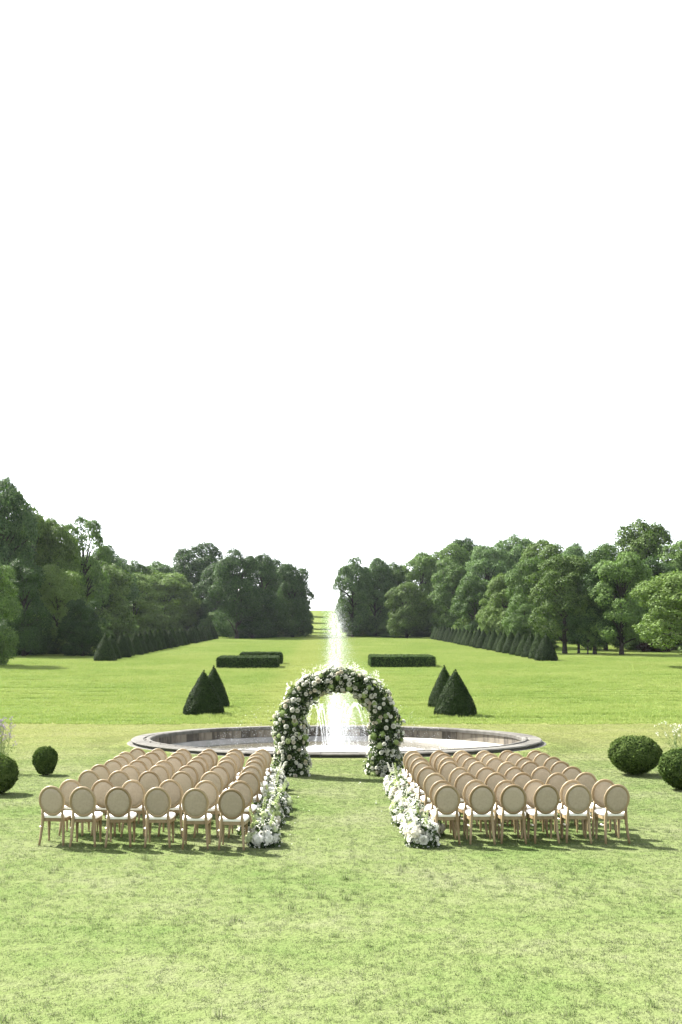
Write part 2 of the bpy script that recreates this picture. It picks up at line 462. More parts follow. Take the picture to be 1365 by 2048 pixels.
def scatter(name, pts, rots, scl, coll):
    me = bpy.data.meshes.new(name)
    me.vertices.add(len(pts))
    me.vertices.foreach_set('co', np.asarray(pts, np.float32).ravel())
    a = me.attributes.new('turn', 'FLOAT', 'POINT'); a.data.foreach_set('value', np.asarray(rots, np.float32))
    a = me.attributes.new('size', 'FLOAT_VECTOR', 'POINT'); a.data.foreach_set('vector', np.asarray(scl, np.float32).ravel())
    o = link(name, me)
    g = bpy.data.node_groups.new(name, 'GeometryNodeTree')
    g.interface.new_socket('Geometry', in_out='INPUT', socket_type='NodeSocketGeometry')
    g.interface.new_socket('Geometry', in_out='OUTPUT', socket_type='NodeSocketGeometry')
    gi = g.nodes.new('NodeGroupInput'); go = g.nodes.new('NodeGroupOutput')
    ci = g.nodes.new('GeometryNodeCollectionInfo')
    ci.inputs['Collection'].default_value = coll
    ci.inputs['Separate Children'].default_value = True
    ci.inputs['Reset Children'].default_value = True
    ip = g.nodes.new('GeometryNodeInstanceOnPoints'); ip.inputs['Pick Instance'].default_value = True
    at_ = g.nodes.new('GeometryNodeInputNamedAttribute'); at_.data_type = 'FLOAT'; at_.inputs['Name'].default_value = 'turn'
    as_ = g.nodes.new('GeometryNodeInputNamedAttribute'); as_.data_type = 'FLOAT_VECTOR'; as_.inputs['Name'].default_value = 'size'
    cx = g.nodes.new('ShaderNodeCombineXYZ')
    L = g.links.new
    L(gi.outputs[0], ip.inputs['Points']); L(ci.outputs[0], ip.inputs['Instance'])
    L(at_.outputs[0], cx.inputs['Z']); L(cx.outputs[0], ip.inputs['Rotation'])
    L(as_.outputs[0], ip.inputs['Scale']); L(ip.outputs[0], go.inputs[0])
    md = o.modifiers.new('scatter', 'NODES'); md.node_group = g
    return stuff(o)

lawn_set = patch_set('lawn_patch', 2600, 1.06, 0.012, 0.034, 0.0056, M_blade, lean=1.5)
P = []
for x in np.arange(-26, 26.1, 1.0):
    for y in np.arange(5, 49, 1.0):
        if abs(x) > 9 + y * 0.42: continue
        if math.hypot(x - BX, y - BY) < BR + 0.55: continue
        P.append((x, y, ground_z(y)))
P = np.array(P, float)
scatter('lawn_grass', P, rng.integers(0, 4, len(P)) * math.pi / 2, np.column_stack([np.ones(len(P)), np.ones(len(P)), 0.85 + 0.4 * rng.random(len(P))]), lawn_set)
# a narrow collar of turf round the basin, in smaller patches
collar_set = patch_set('collar_patch', 110, 0.32, 0.012, 0.045, 0.006, M_blade, k=3, lean=0.8)
P = []
for rr in (7.98, 8.26, 8.54, 8.8, 9.1):
    m_ = int(2 * math.pi * rr / 0.3)
    for k in range(m_):
        a = 2 * math.pi * (k + random.random() * .3) / m_
        P.append((BX + rr * math.cos(a), BY + rr * math.sin(a), ground_z(BY + rr * math.sin(a))))
P = np.array(P)
scatter('basin_edge_grass', P, rng.random(len(P)) * 6.28, np.ones((len(P), 3)), collar_set)

tuss_set = patch_set('tussock', 26, 0.05, 0.045, 0.095, 0.0055, M_blade, k=3, lean=1.0)
P = np.column_stack([rng.uniform(-7, 8.5, 900), 6 + 12 * rng.random(900) ** 1.3, np.zeros(900)])
P = P[np.sin(P[:, 0] * 1.3 + 2 * np.sin(P[:, 1] * .7)) + np.sin(P[:, 1] * 1.1) + rng.normal(size=len(P)) * .6 > .5]
scatter('lawn_tussocks', P, rng.random(len(P)) * 6.28, np.ones((len(P), 3)) * (0.7 + 0.5 * rng.random((len(P), 1))), tuss_set)

mead_set = patch_set('meadow_patch', 2600, 2.15, 0.07, 0.20, 0.016, M_mblade, lean=0.8)
P = []
for y in np.arange(49.6, 292, 2.0):
    lim = 10 + y * 0.40
    for x in np.arange(-lim, lim, 2.0):
        P.append((x, y + (random.uniform(-.5, .35) if y < 51 else 0), ground_z(y)))
P = np.array(P, float)
sz = 0.7 + 0.6 * rng.random(len(P))
sz[P[:, 1] < 51] *= 0.8
scatter('meadow_grass', P, rng.integers(0, 4, len(P)) * math.pi / 2, np.column_stack([np.ones(len(P)), np.ones(len(P)), sz]), mead_set)

# ------------------------------------------------------------------ fountain basin
basin = thing('fountain_basin', 'wide round stone fountain basin with stepped rim behind the flower arch', 'fountain', (BX, BY, BZ))
basin.rotation_euler = (-0.0088, 0, 0)
def arc_block(prof, a, seg, mat, name, gap=0.004):
    """one stone: cross-section prof (r, z) turned through angle a"""
    V = []; m_ = len(prof)
    for i in range(seg + 1):
        an = -a / 2 + a * i / seg
        for r_, z in prof:
            g = gap / r_ * (1 if i == 0 else -1 if i == seg else 0)
            V.append((r_ * math.cos(an + g), r_ * math.sin(an + g), z))
    Q = [(i * m_ + k, (i + 1) * m_ + k, (i + 1) * m_ + (k + 1) % m_, i * m_ + (k + 1) % m_) for i in range(seg) for k in range(m_)]
    b_ = MB().add(V, Q)
    # end faces as fans
    for base, fl in ((0, False), (seg * m_, True)):
        pr = [V[base + k] for k in range(m_)]
        c = tuple(np.mean(pr, axis=0))
        T = [(m_, k, (k + 1) % m_) if not fl else (m_, (k + 1) % m_, k) for k in range(m_)]
        b_.add(pr + [c], None, T)
    return b_.mesh(name, [mat])
NS = 40
A = 2 * math.pi / NS
cop = [(6.95, 0.02), (6.95, 0.13), (6.98, 0.16), (7.06, 0.172), (7.10, 0.165), (7.12, 0.125), (7.19, 0.12), (7.22, 0.155), (7.55, 0.15), (7.62, 0.15), (7.66, 0.115), (7.62, 0.075), (7.56, 0.06), (7.56, 0.02)]
cop_me = [arc_block(cop, A, 4, M_stone, 'coping_stone')]
stp = [(7.50, -0.20), (7.50, 0.018), (7.76, 0.018), (7.80, 0.0), (7.81, -0.03), (7.79, -0.06), (7.79, -0.20)]
stp_me = arc_block(stp, A, 4, M_stone, 'plinth_stone')
wal = [(7.0, -0.30), (7.0, 0.018), (7.4, 0.018), (7.4, -0.30)]
wal_me = arc_block(wal, 2 * math.pi / 56, 3, M_wallst, 'wall_stone', 0.006)
for k in range(NS):
    link('coping_stone', cop_me[0], basin, (0, 0, random.uniform(-.006, .006)), (0, 0, A * (k + random.uniform(-.004, .004))))
for k in range(NS):
    link('plinth_stone', stp_me, basin, (0, 0, random.uniform(-.008, .004)), (0, 0, A * (k + .5)))
for k in range(56):
    rr = random.uniform(-.012, .012)
    link('wall_stone', wal_me, basin, (0, 0, 0), (0, 0, 2 * math.pi / 56 * k), (1 + rr / 7, 1 + rr / 7, 1))
m = MB().lathe([(7.4, -0.305), (6.86, -0.305), (6.80, -0.33), (6.78, -0.95)], 128)
link('lower_wall', m.mesh('lower_wall', [M_render], True), basin)
m = MB().add([(6.78 * math.cos(2 * math.pi * k / 64), 6.78 * math.sin(2 * math.pi * k / 64), -0.95) for k in range(64)] + [(0, 0, -0.95)], None,
             [(64, k, (k + 1) % 64) for k in range(64)])
link('basin_floor', m.mesh('basin_floor', [M_pfloor]), basin)

WZ = -0.66
m, t = new_mat('water')
out = nd(t, 'ShaderNodeOutputMaterial')
p = nd(t, 'ShaderNodeBsdfPrincipled')
p.inputs['Base Color'].default_value = (0.075, 0.066, 0.040, 1)
p.inputs['Roughness'].default_value = 0.06
p.inputs['IOR'].default_value = 1.33
geo = nd(t, 'ShaderNodeNewGeometry')
n1 = nd(t, 'ShaderNodeTexNoise'); n1.inputs['Scale'].default_value = 6; n1.inputs['Detail'].default_value = 4
n2 = nd(t, 'ShaderNodeTexVoronoi'); n2.inputs['Scale'].default_value = 5
t.links.new(geo.outputs['Position'], n1.inputs['Vector']); t.links.new(geo.outputs['Position'], n2.inputs['Vector'])
ad = nd(t, 'ShaderNodeMath', operation='MULTIPLY_ADD'); ad.inputs[1].default_value = 0.5
t.links.new(n2.outputs['Distance'], ad.inputs[0]); t.links.new(n1.outputs['Fac'], ad.inputs[2])
bp = nd(t, 'ShaderNodeBump'); bp.inputs['Strength'].default_value = 0.8; bp.inputs['Distance'].default_value = 0.035
t.links.new(ad.outputs[0], bp.inputs['Height']); t.links.new(bp.outputs[0], p.inputs['Normal'])
# foam round the jets, spread wider as painted sky reflection and sun glitter
vd = nd(t, 'ShaderNodeVectorMath', operation='DISTANCE'); vd.inputs[1].default_value = (BX, BY, WZ)
t.links.new(geo.outputs['Position'], vd.inputs[0])
n3 = nd(t, 'ShaderNodeTexNoise'); n3.inputs['Scale'].default_value = 4; n3.inputs['Detail'].default_value = 6
t.links.new(geo.outputs['Position'], n3.inputs['Vector'])
sb = nd(t, 'ShaderNodeMath', operation='MULTIPLY_ADD'); sb.inputs[1].default_value = 3.6
t.links.new(n3.outputs['Fac'], sb.inputs[0]); t.links.new(vd.outputs['Value'], sb.inputs[2])
mr = nd(t, 'ShaderNodeMapRange'); mr.inputs['From Min'].default_value = 4.4; mr.inputs['From Max'].default_value = 6.4
mr.inputs['To Min'].default_value = 1; mr.inputs['To Max'].default_value = 0
t.links.new(sb.outputs[0], mr.inputs['Value'])
df = nd(t, 'ShaderNodeBsdfDiffuse'); df.inputs['Color'].default_value = (0.85, 0.87, 0.87, 1)
mx = nd(t, 'ShaderNodeMixShader')
t.links.new(mr.outputs[0], mx.inputs[0]); t.links.new(p.outputs[0], mx.inputs[1]); t.links.new(df.outputs[0], mx.inputs[2])
t.links.new(mx.outputs[0], out.inputs[0])
M_water = m
rad = [0.0, 0.6, 1.2, 2.0, 3.0, 4.0, 5.0, 6.0, 6.785]
V = [(0, 0, WZ)]; T = []; Q = []
for i, r_ in enumerate(rad[1:]):
    for k in range(72): V.append((r_ * math.cos(2 * math.pi * k / 72), r_ * math.sin(2 * math.pi * k / 72), WZ))
for k in range(72): T.append((0, 1 + k, 1 + (k + 1) % 72))
for i in range(len(rad) - 2):
    for k in range(72): Q.append((1 + i * 72 + k, 1 + (i + 1) * 72 + k, 1 + (i + 1) * 72 + (k + 1) % 72, 1 + i * 72 + (k + 1) % 72))
struct(link('water', mesh_np('water', V, Q, T, [M_water]), None, (BX, BY, 0)))

# ------------------------------------------------------------------ water jet
jet = thing('fountain_jet', 'tall white central water jet rising from the basin behind the arch', 'water jet', (BX - 0.10, BY, WZ))
def droplets(P, size, r, stretch=1.0):
    """tiny closed drops"""
    n = len(P)
    s = np.broadcast_to(np.asarray(size), (n,))[:, None]
    o6 = np.array([(1, 0, 0), (-1, 0, 0), (0, 1, 0), (0, -1, 0), (0, 0, 1), (0, 0, -1)], float)
    V = P[:, None, :] + o6[None] * s[:, :, None] * np.array([1, 1, stretch])
    f = np.array([(0, 2, 4), (2, 1, 4), (1, 3, 4), (3, 0, 4), (2, 0, 5), (1, 2, 5), (3, 1, 5), (0, 3, 5)])
    T = (np.arange(n)[:, None, None] * 6 + f[None]).reshape(-1, 3)
    return V.reshape(-1, 3), T
r = np.random.default_rng(3)
HJ = 5.5
n = 50000
u = r.random(n)
z = HJ * u ** 1.02 * (1 + r.normal(size=n) * 0.035)
core = r.random(n) < 0.5
spread = np.where(core, 0.10 + 0.05 * np.clip(z / HJ, 0, 1) ** .7, 0.21 + 0.18 * (1 - z / HJ))
x = r.normal(size=n) * spread + np.where(core, 0, 0.22 * (1 - z / HJ) + 0.05)
y = r.normal(size=n) * spread
V, T = droplets(np.column_stack([x, y, z]), 0.0012 + 0.0022 * r.random(n) ** 2, r, 2.6)
stuff(link('central_plume', mesh_np('central_plume', V, None, T, [M_drop]), jet))
# drifting drops to the right and falling drops over the basin
n = 34000
z = HJ * 0.92 * r.random(n) ** 1.3
x = 0.15 + np.abs(r.normal(size=n)) * np.maximum(0.78 - 0.13 * z, .08); y = r.normal(size=n) * 0.6
V1, T1 = droplets(np.column_stack([x, y, z]), 0.0012 + 0.0017 * r.random(n) ** 2, r, 1.5)
n = 2600
a = r.random(n) * 6.283; rr = 0.6 + 4.4 * r.random(n) ** 0.8
z = (3.0 * (1 - (rr / 5.4) ** 1.5)) * r.random(n) ** 0.7
P = np.column_stack([rr * np.cos(a), rr * np.sin(a), np.maximum(z, 0.02)])
V2, T2 = droplets(P, 0.003 + 0.005 * r.random(n) ** 2, r, 1.4)
mbx = MB().add(V1, None, T1).add(V2, None, T2)
stuff(link('drifting_drops', mbx.mesh('drifting_drops', [M_drop]), jet))
# ring of thin outward streams
def stream(az, vz, vr, seed):
    q = np.random.default_rng(seed)
    P = []; R_ = []
    tf = 2 * vz / 9.81
    for tt in np.linspace(0, tf, 90):
        for _ in range(4):
            t2 = tt + q.normal() * 0.012
            j = 0.004 + 0.024 * (t2 / tf)
            P.append((math.cos(az) * (0.35 + vr * t2) + q.normal() * j, math.sin(az) * (0.35 + vr * t2) + q.normal() * j, max(0.01, 0.08 + vz * t2 - 4.905 * t2 * t2 + q.normal() * j)))
            R_.append(0.0025 + 0.003 * q.random())
    V, T = droplets(np.array(P), np.array(R_), q, 2.2)
    return mesh_np('side_stream', V, None, T, [M_drop])
for k in range(18):
    az = 2 * math.pi * (k + random.uniform(-.25, .25)) / 18
    stuff(link('side_stream', stream(az, 5.6 + 0.9 * random.random(), 0.62 + 0.40 * random.random(), 40 + k), jet))
m = MB()
m.tube([(0.35 * math.cos(2 * math.pi * k / 24), 0.35 * math.sin(2 * math.pi * k / 24), 0.03) for k in range(25)], [0.035] * 25, 8, caps=False)
for k in range(22):
    a = 2 * math.pi * k / 22
    m.tube([(0.35 * math.cos(a), 0.35 * math.sin(a), 0.03), (0.37 * math.cos(a), 0.37 * math.sin(a), 0.12)], [0.018, 0.012], 6)
m.tube([(0, 0, -0.3), (0, 0, 0.16)], [0.06, 0.04], 10)
link('nozzle_ring', m.mesh('nozzle_ring', [M_metal], True), jet)
# splash ring at the foot
n = 2500
a = r.random(n) * 6.283; rr = np.abs(r.normal(size=n)) * 0.9 + 0.15
P = np.column_stack([rr * np.cos(a), rr * np.sin(a), np.abs(r.normal(size=n)) * 0.16 * np.exp(-rr * .4)])
V, T = droplets(P, 0.005 + 0.010 * r.random(n) ** 2, r)
stuff(link('splash', mesh_np('splash', V, None, T, [M_drop]), jet))

# ------------------------------------------------------------------ trees
def tree_proto(seed, style, base, H=18.0, W=12.0, nblob=120, nleaf=300, size=0.33, br=(0.085, 0.15), holes=0.0):
    """crown = lobes of several sizes, each covered in leafy billows; trunk with limbs reaching into them"""
    r = np.random.default_rng(seed)
    z0 = base * H
    hc = H - z0
    lobes = []
    def lobe(t, off, an, rx, rz): lobes.append((np.array([math.cos(an) * off * W, math.sin(an) * off * W, z0 + t * hc]), rx * W, rz * hc))
    an0 = r.random() * 6.28
    if style == 'full':
        lobe(.56, .02, an0, .38, .42)
        for k in range(5): lobe(.16 + .05 * r.random(), .24, an0 + k * 1.257 + r.normal() * .2, .23, .20)
        for k in range(6): lobe(.45 + .10 * r.normal(), .26, an0 + k * 1.05 + .5, .21 + .05 * r.random(), .17 + .05 * r.random())
        for k in range(5): lobe(.74 + .06 * r.normal(), .17, an0 + k * 1.3, .19 + .06 * r.random(), .15 + .05 * r.random())
        lobe(.86, .04, an0, .17, .13)
    elif style == 'round':
        lobe(.50, 0, 0, .40, .43)
        for k in range(6): lobe(.28 + .06 * r.normal(), .24, an0 + k * 1.05, .22, .22)
        for k in range(7): lobe(.58 + .08 * r.normal(), .25, an0 + k * .9 + .4, .20 + .05 * r.random(), .2)
        for k in range(4): lobe(.80 + .03 * r.normal(), .13, an0 + k * 1.57, .19, .16)
    elif style == 'tall':
        lobe(.52, .03, an0, .36, .44)
        for k in range(5): lobe(.26 + .05 * r.normal(), .20, an0 + k * 1.25, .24, .20)
        for k in range(7): lobe(.55 + .08 * r.normal(), .25, an0 + k * .9 + .3, .20 + .06 * r.random(), .16 + .05 * r.random())
        for k in range(6): lobe(.78 + .05 * r.normal(), .19, an0 + k * 1.05 + .8, .18 + .06 * r.random(), .14 + .04 * r.random())
        lobe(.86, .05, an0 + 2, .18, .13)
    elif style == 'airy':
        for k in range(16):
            t_ = .25 + .62 * k / 15
            lobe(t_, .36 * math.sqrt(max(.05, 1 - (1.9 * t_ - 1.0) ** 2)) * (.5 + .5 * r.random()), an0 + k * 2.4, .12 + .05 * r.random(), .09 + .04 * r.random())
        lobe(.45, .05, an0, .20, .3)
    wts = np.array([l[1] * (l[1] + l[2]) for l in lobes]); wts /= wts.sum()
    C = []; Rb = []
    for i in r.choice(len(lobes), nblob, p=wts):
        c, rx, rz = lobes[i]
        dv = unit(r.normal(size=3) + np.array([0, 0, .25]) + .5 * unit((c - np.array([0, 0, z0 + hc * .45])) * np.array([1, 1, .6])))
        b = r.uniform(*br) * W
        q = r.uniform(.72, 1.0)
        p = c + dv * np.array([max(rx - b * .6, .1), max(rx - b * .6, .1), max(rz - b * .6, .1)]) * q
        if p[2] < z0 + b * .5: p[2] = z0 + b * .5
        if holes and r.random() < holes: continue
        C.append(p); Rb.append(b)
    C = np.array(C); Rb = np.array(Rb)
    mid = np.array([0, 0, z0 + hc * 0.42])
    PP = []; NN = []; SS = []
    for c, b in zip(C, Rb):
        k = int(nleaf * (b / (0.1 * W)) ** 2)
        dr = unit(r.normal(size=(k, 3)) + unit((c - mid)[None]) * 0.75 + np.array([0, 0, .35]))
        rad = b * (0.78 + 0.40 * r.random((k, 1)) ** 1.5) * (1 + 0.12 * np.sin(dr[:, :1] * 9 + dr[:, 2:] * 7))
        PP.append(c + dr * rad * np.array([1.04, 1.04, 0.92]))
        NN.append(unit(dr * 0.9 + np.array([0, 0, .15]) + r.normal(size=(k, 3)) * 0.38))
        SS.append(size * (0.6 + 0.7 * r.random(k)))
    P = np.concatenate(PP); N = np.concatenate(NN); S = np.concatenate(SS)
    keep = np.ones(len(P), bool)      # leaves buried well inside other billows are never seen
    for c, b in zip(C, Rb):
        keep &= np.linalg.norm((P - c) / np.array([1.04, 1.04, .92]), axis=1) > b * 0.68
    keep |= r.random(len(P)) < 0.30
    P, N, S = P[keep], N[keep], S[keep]
    # fit the crown to its nominal height and width
    fx = W / 2 / np.percentile(np.abs(P[:, :2]), 99.3); fz = hc / (np.percentile(P[:, 2], 99.8) - z0)
    def fit(A_): return np.column_stack([A_[:, 0] * fx, A_[:, 1] * fx, z0 + (A_[:, 2] - z0) * fz])
    P = fit(P); C = fit(C)
    P[:, 2] = np.maximum(P[:, 2], 0.06)
    V, Q = cards(P, N, S, r, 0.72, 0.25)
    tr = MB()
    tt = 0.022 * H
    top = z0 + hc * .66
    tr.tube([(0, 0, -0.3), (0, 0, .02 * H), (0.02, 0, .06 * H), (.1, .05, z0 + .08 * H), (-.05, .1, top)], [tt * 1.6, tt * 1.2, tt, tt * .8, tt * .2], 9)
    for i in np.argsort(-C[:, 2])[::max(1, len(C) // 22)]:
        c = C[i]
        s0 = max(z0 * .85, min(c[2] - 0.22 * H * r.random() - 1, top * .8))
        tr.tube([(0, 0, s0), tuple(np.array([c[0] * .45, c[1] * .45, s0 + (c[2] - s0) * .6])), tuple(c)], [tt * .5, tt * .32, tt * .1], 6)
    return (V, Q), tr, (H, W)

PROTO = {}
def proto(key, mi):
    spec = {'full': (1, 'full', 0.02), 'full2': (2, 'full', 0.03), 'round': (3, 'round', 0.10), 'tall': (4, 'tall', 0.12),
            'tall2': (5, 'tall', 0.05), 'lime': (6, 'full', 0.13), 'lime2': (7, 'round', 0.14), 'bush': (8, 'full', 0.0), 'airy': (9, 'airy', 0.15),
            'full3': (10, 'full', 0.01), 'round2': (12, 'round', 0.02)}[key]
    if key not in PROTO:
        kw = {}
        if key == 'airy': kw = dict(nblob=300, br=(0.055, 0.095), nleaf=170, holes=.05)
        if key == 'bush': kw = dict(nblob=120)
        if key in ('lime', 'lime2'): kw = dict(nblob=140, br=(0.07, 0.125), nleaf=280)
        PROTO[key] = tree_proto(*spec, **kw)
    g, tr, hw = PROTO[key]
    k2 = (key, mi)
    if k2 not in PROTO:
        PROTO[k2] = (mesh_np('crown', g[0], g[1], None, [M_leafs[mi]]), tr.mesh('trunk', [M_bark], True) if (key, 't') not in PROTO else PROTO[(key, 't')])
        PROTO[(key, 't')] = PROTO[k2][1]
    return PROTO[k2][0], PROTO[k2][1], hw

def tree(name, label, px, ytop, d, wpx, key, mi, group):
    cm, tm, (H, W) = proto(key, mi)
    g = ground_z(d)
    hh = CAMZ + (HY - ytop) * d / F - g
    ww = wpx * 1.10 * d / F
    p = at(px, d)
    sx = ww / W
    t = thing('shrub' if name.endswith('shrub') else 'broadleaf_tree', label, 'shrub' if name.endswith('shrub') else 'tree', (p.x, p.y, g - 0.05), random.uniform(0, 6.28), group, (sx, sx * random.uniform(.95, 1.1), hh / H))
    link('trunk', tm, t); link('crown', cm, t)
    return t

NUM = ['first', 'second', 'third', 'fourth', 'fifth', 'sixth', 'seventh', 'eighth', 'ninth', 'tenth', 'eleventh', 'twelfth', 'thirteenth', 'fourteenth', 'fifteenth',
       'sixteenth', 'seventeenth', 'eighteenth', 'nineteenth', 'twentieth', 'twenty-first', 'twenty-second', 'twenty-third', 'twenty-fourth', 'twenty-fifth', 'twenty-sixth']
GL, GR = 'trees of the left wood', 'trees of the right wood'
# name, label, px, top, d, width px, form, leaf
TREES_L = [
 ('edge_tree', 'green tree cut off by the left edge, in front of the dark wood', -28, 1100, 114, 120, 'full', 1),
 ('tall_tree', 'tallest grey-green tree of the left wood, at the picture edge', 0, 958, 150, 130, 'tall', 4),
 ('tall_tree', 'pale grey-green tree top just right of the tallest left tree', 62, 1012, 165, 120, 'tall2', 3),
 ('broad_tree', 'mid-green tree with rounded top left of the airy branching tree', 113, 1038, 165, 104, 'full2', 3),
 ('airy_tree', 'airy tree with sky showing through its branches above the left wood', 168, 1032, 185, 100, 'airy', 1),
 ('broad_tree', 'grey-green tree stepping down right of the airy branching tree', 216, 1092, 245, 100, 'full', 4),
 ('olive_tree', 'sunlit olive tree standing forward in the dark left wood', 116, 1132, 150, 94, 'full2', 2),
 ('dark_tree', 'very dark tree between the left edge tree and the sunlit olive tree', 48, 1120, 141, 95, 'full3', 0),
 ('broad_tree', 'wide olive-green dome directly behind the near end of the left cone row', 204, 1122, 215, 116, 'round2', 2),
 ('dark_shrub', 'low dark bushy tree left of the first yew cone of left row', 165, 1200, 142, 75, 'bush', 0),
 ('far_tree', 'far tree top in the dip of the left skyline, left of its middle', 258, 1124, 290, 100, 'round2', 1),
 ('far_tree', 'far tree top in the dip of the left skyline, beside the dark crown group', 312, 1124, 310, 100, 'full', 4),
 ('broad_tree', 'dark green tree behind the middle of the left cone row', 268, 1148, 262, 96, 'full3', 3),
 ('olive_tree', 'pale olive rounded tree above the far half of left cone row', 330, 1144, 290, 108, 'round2', 3),
 ('dark_tree', 'tall dark tree with knobbly top beside the dip in left skyline', 395, 1086, 310, 108, 'full2', 0),
 ('dark_tree', 'low dark tree just behind the far end of left cone row', 428, 1150, 300, 80, 'full', 0),
 ('dark_tree', 'high dark crown third from the avenue in the left wood', 474, 1100, 256, 96, 'tall2', 0),
 ('dark_tree', 'dark crown second from the avenue in the left wood', 525, 1110, 266, 84, 'full3', 0),
 ('dark_tree', 'dark low tree in front of the two crowns nearest the avenue, left wood', 506, 1172, 260, 84, 'full', 0),
 ('avenue_tree', 'rounded dark tree at the avenue mouth closing the left wood', 586, 1128, 274, 72, 'full2', 0),
 ('avenue_tree', 'dark tree tucked behind the one closing the left wood', 556, 1120, 285, 70, 'tall2', 0),
 ('avenue_shrub', 'low dark shrub at the left verge part way up the avenue', 610, 1212, 330, 34, 'bush', 0),
]
TREES_R = [
 ('avenue_tree', 'rounded tree at the avenue mouth opening the right wood', 706, 1116, 276, 68, 'tall2', 4),
 ('avenue_tree', 'second tree from the avenue in the right wood', 750, 1118, 282, 70, 'full2', 4),
 ('broad_tree', 'tree behind the round lone tree on its left side, right wood', 790, 1126, 284, 72, 'full', 1),
 ('round_tree', 'round olive tree standing forward of the right wood, near far cone end', 814, 1165, 263, 76, 'round2', 2),
 ('broad_tree', 'tree rising above the round forward tree in right wood', 842, 1106, 282, 84, 'full3', 1),
 ('broad_tree', 'billowing mid-green tree above the far half of right cone row', 892, 1090, 280, 96, 'full2', 1),
 ('far_tree', 'high dark tree top on right skyline above the far right cones', 934, 1076, 285, 80, 'tall', 0),
 ('broad_tree', 'lower billowing tree behind the far half of right cone row', 905, 1128, 264, 86, 'full', 1),
 ('far_tree', 'grey-green crown on right skyline beside the high dark tree top', 978, 1090, 258, 96, 'round2', 4),
 ('far_tree', 'broad dome highest in the middle of right skyline', 1032, 1072, 266, 100, 'full', 4),
 ('broad_tree', 'mid-height green tree directly behind middle of right cone row', 950, 1152, 226, 84, 'full2', 1),
 ('olive_tree', 'olive tree behind the near half of right cone row', 1012, 1150, 186, 88, 'full3', 2),
 ('broad_tree', 'green crown on right skyline between the broad dome and big skirted tree', 1098, 1080, 216, 108, 'full2', 3),
 ('dark_tree', 'dark rounded tree left of the big skirted tree behind near right cones', 1062, 1116, 176, 96, 'round2', 1),
 ('far_tree', 'tree top showing over the big skirted tree of the right wood', 1152, 1088, 204, 96, 'full', 4),
 ('olive_shrub', 'small olive bushy tree low behind the right cone row', 985, 1196, 192, 62, 'bush', 2),
 ('lime_tree', 'big broad tree with low skirts right behind the nearest right cone', 1130, 1112, 151, 120, 'lime2', 2),
 ('lime_tree', 'tall tree with leafy dome between big skirted tree and highest right crown', 1212, 1088, 164, 116, 'full2', 1),
 ('lime_tree', 'highest pale green crown of the right wood', 1284, 1042, 178, 130, 'full', 3),
 ('shade_tree', 'dark tree with bare trunk standing in shade, left one of the pair', 1190, 1130, 149, 104, 'lime', 0),
 ('shade_tree', 'dark tree with thick bare trunk at the lawn edge, right one of the pair', 1244, 1106, 146, 124, 'lime', 1),
 ('broad_tree', 'dark green tree behind the right-hand edge tree', 1312, 1116, 168, 96, 'full3', 0),
 ('broad_tree', 'tall green tree meeting the right picture edge on the skyline', 1362, 1078, 172, 120, 'full2', 1),
 ('edge_tree', 'sunlit light-green lawn tree cut off by the right edge', 1378, 1140, 110, 170, 'lime2', 3),
 ('red_shrub', 'dark reddish low shrub under the trees near the right edge', 1312, 1238, 158, 66, 'bush', 5),
 ('broad_shrub', 'low green bushy tree just left of the big skirted tree', 1046, 1208, 166, 60, 'bush', 1),
]
for row in TREES_L: tree(*row, GL)
for row in TREES_R: tree(*row, GR)
# further back, seen through gaps and along the avenue
BACK = [
 ('far_tree', 'far left half-hidden tree behind the tallest left tree', 30, 1080, 200, 150, 'full3', 1, GL),
 ('far_tree', 'half-hidden tree behind the airy branching tree of the left wood', 150, 1110, 215, 130, 'full', 0, GL),
 ('far_tree', 'half-hidden tree seen low through the dip of left skyline', 355, 1130, 325, 90, 'full3', 0, GL),
 ('far_tree', 'half-hidden tree between the two high dark crowns of left wood', 440, 1128, 290, 80, 'full2', 0, GL),
 ('avenue_tree', 'tree lining the left of the avenue just beyond its mouth', 584, 1148, 305, 60, 'full2', 0, GL),
 ('avenue_tree', 'second tree lining the left of the avenue beyond its mouth', 586, 1150, 330, 54, 'full', 0, GL),
 ('avenue_tree', 'third tree lining the left of the avenue beyond its mouth', 590, 1156, 360, 50, 'full3', 0, GL),
 ('avenue_tree', 'fifth tree lining the left of the avenue, near its crest', 596, 1170, 440, 44, 'full3', 0, GL),
 ('avenue_tree', 'fourth tree lining the left of the avenue beyond its mouth', 590, 1168, 400, 44, 'full2', 0, GL),
 ('avenue_tree', 'tree lining the right of the avenue far uphill', 722, 1160, 380, 52, 'full2', 0, GR),
 ('far_tree', 'half-hidden tree behind the second tree from the avenue, right wood', 770, 1135, 320, 80, 'full3', 0, GR),
 ('far_tree', 'half-hidden tree low in gap below the high dark tree top', 870, 1130, 310, 90, 'full', 0, GR),
 ('far_tree', 'half-hidden tree behind the olive tree and broad dome, right wood', 1010, 1110, 300, 100, 'full3', 0, GR),
 ('far_tree', 'half-hidden tree behind the big skirted tree of the right wood', 1125, 1110, 240, 120, 'full3', 0, GR),
 ('far_tree', 'half-hidden tree in deep shade behind the pair of bare trunks', 1235, 1150, 215, 130, 'full', 0, GR),
 ('far_tree', 'half-hidden tree behind the lawn tree at the right edge', 1340, 1150, 210, 130, 'full3', 0, GR),
]
for row in BACK: tree(*row)
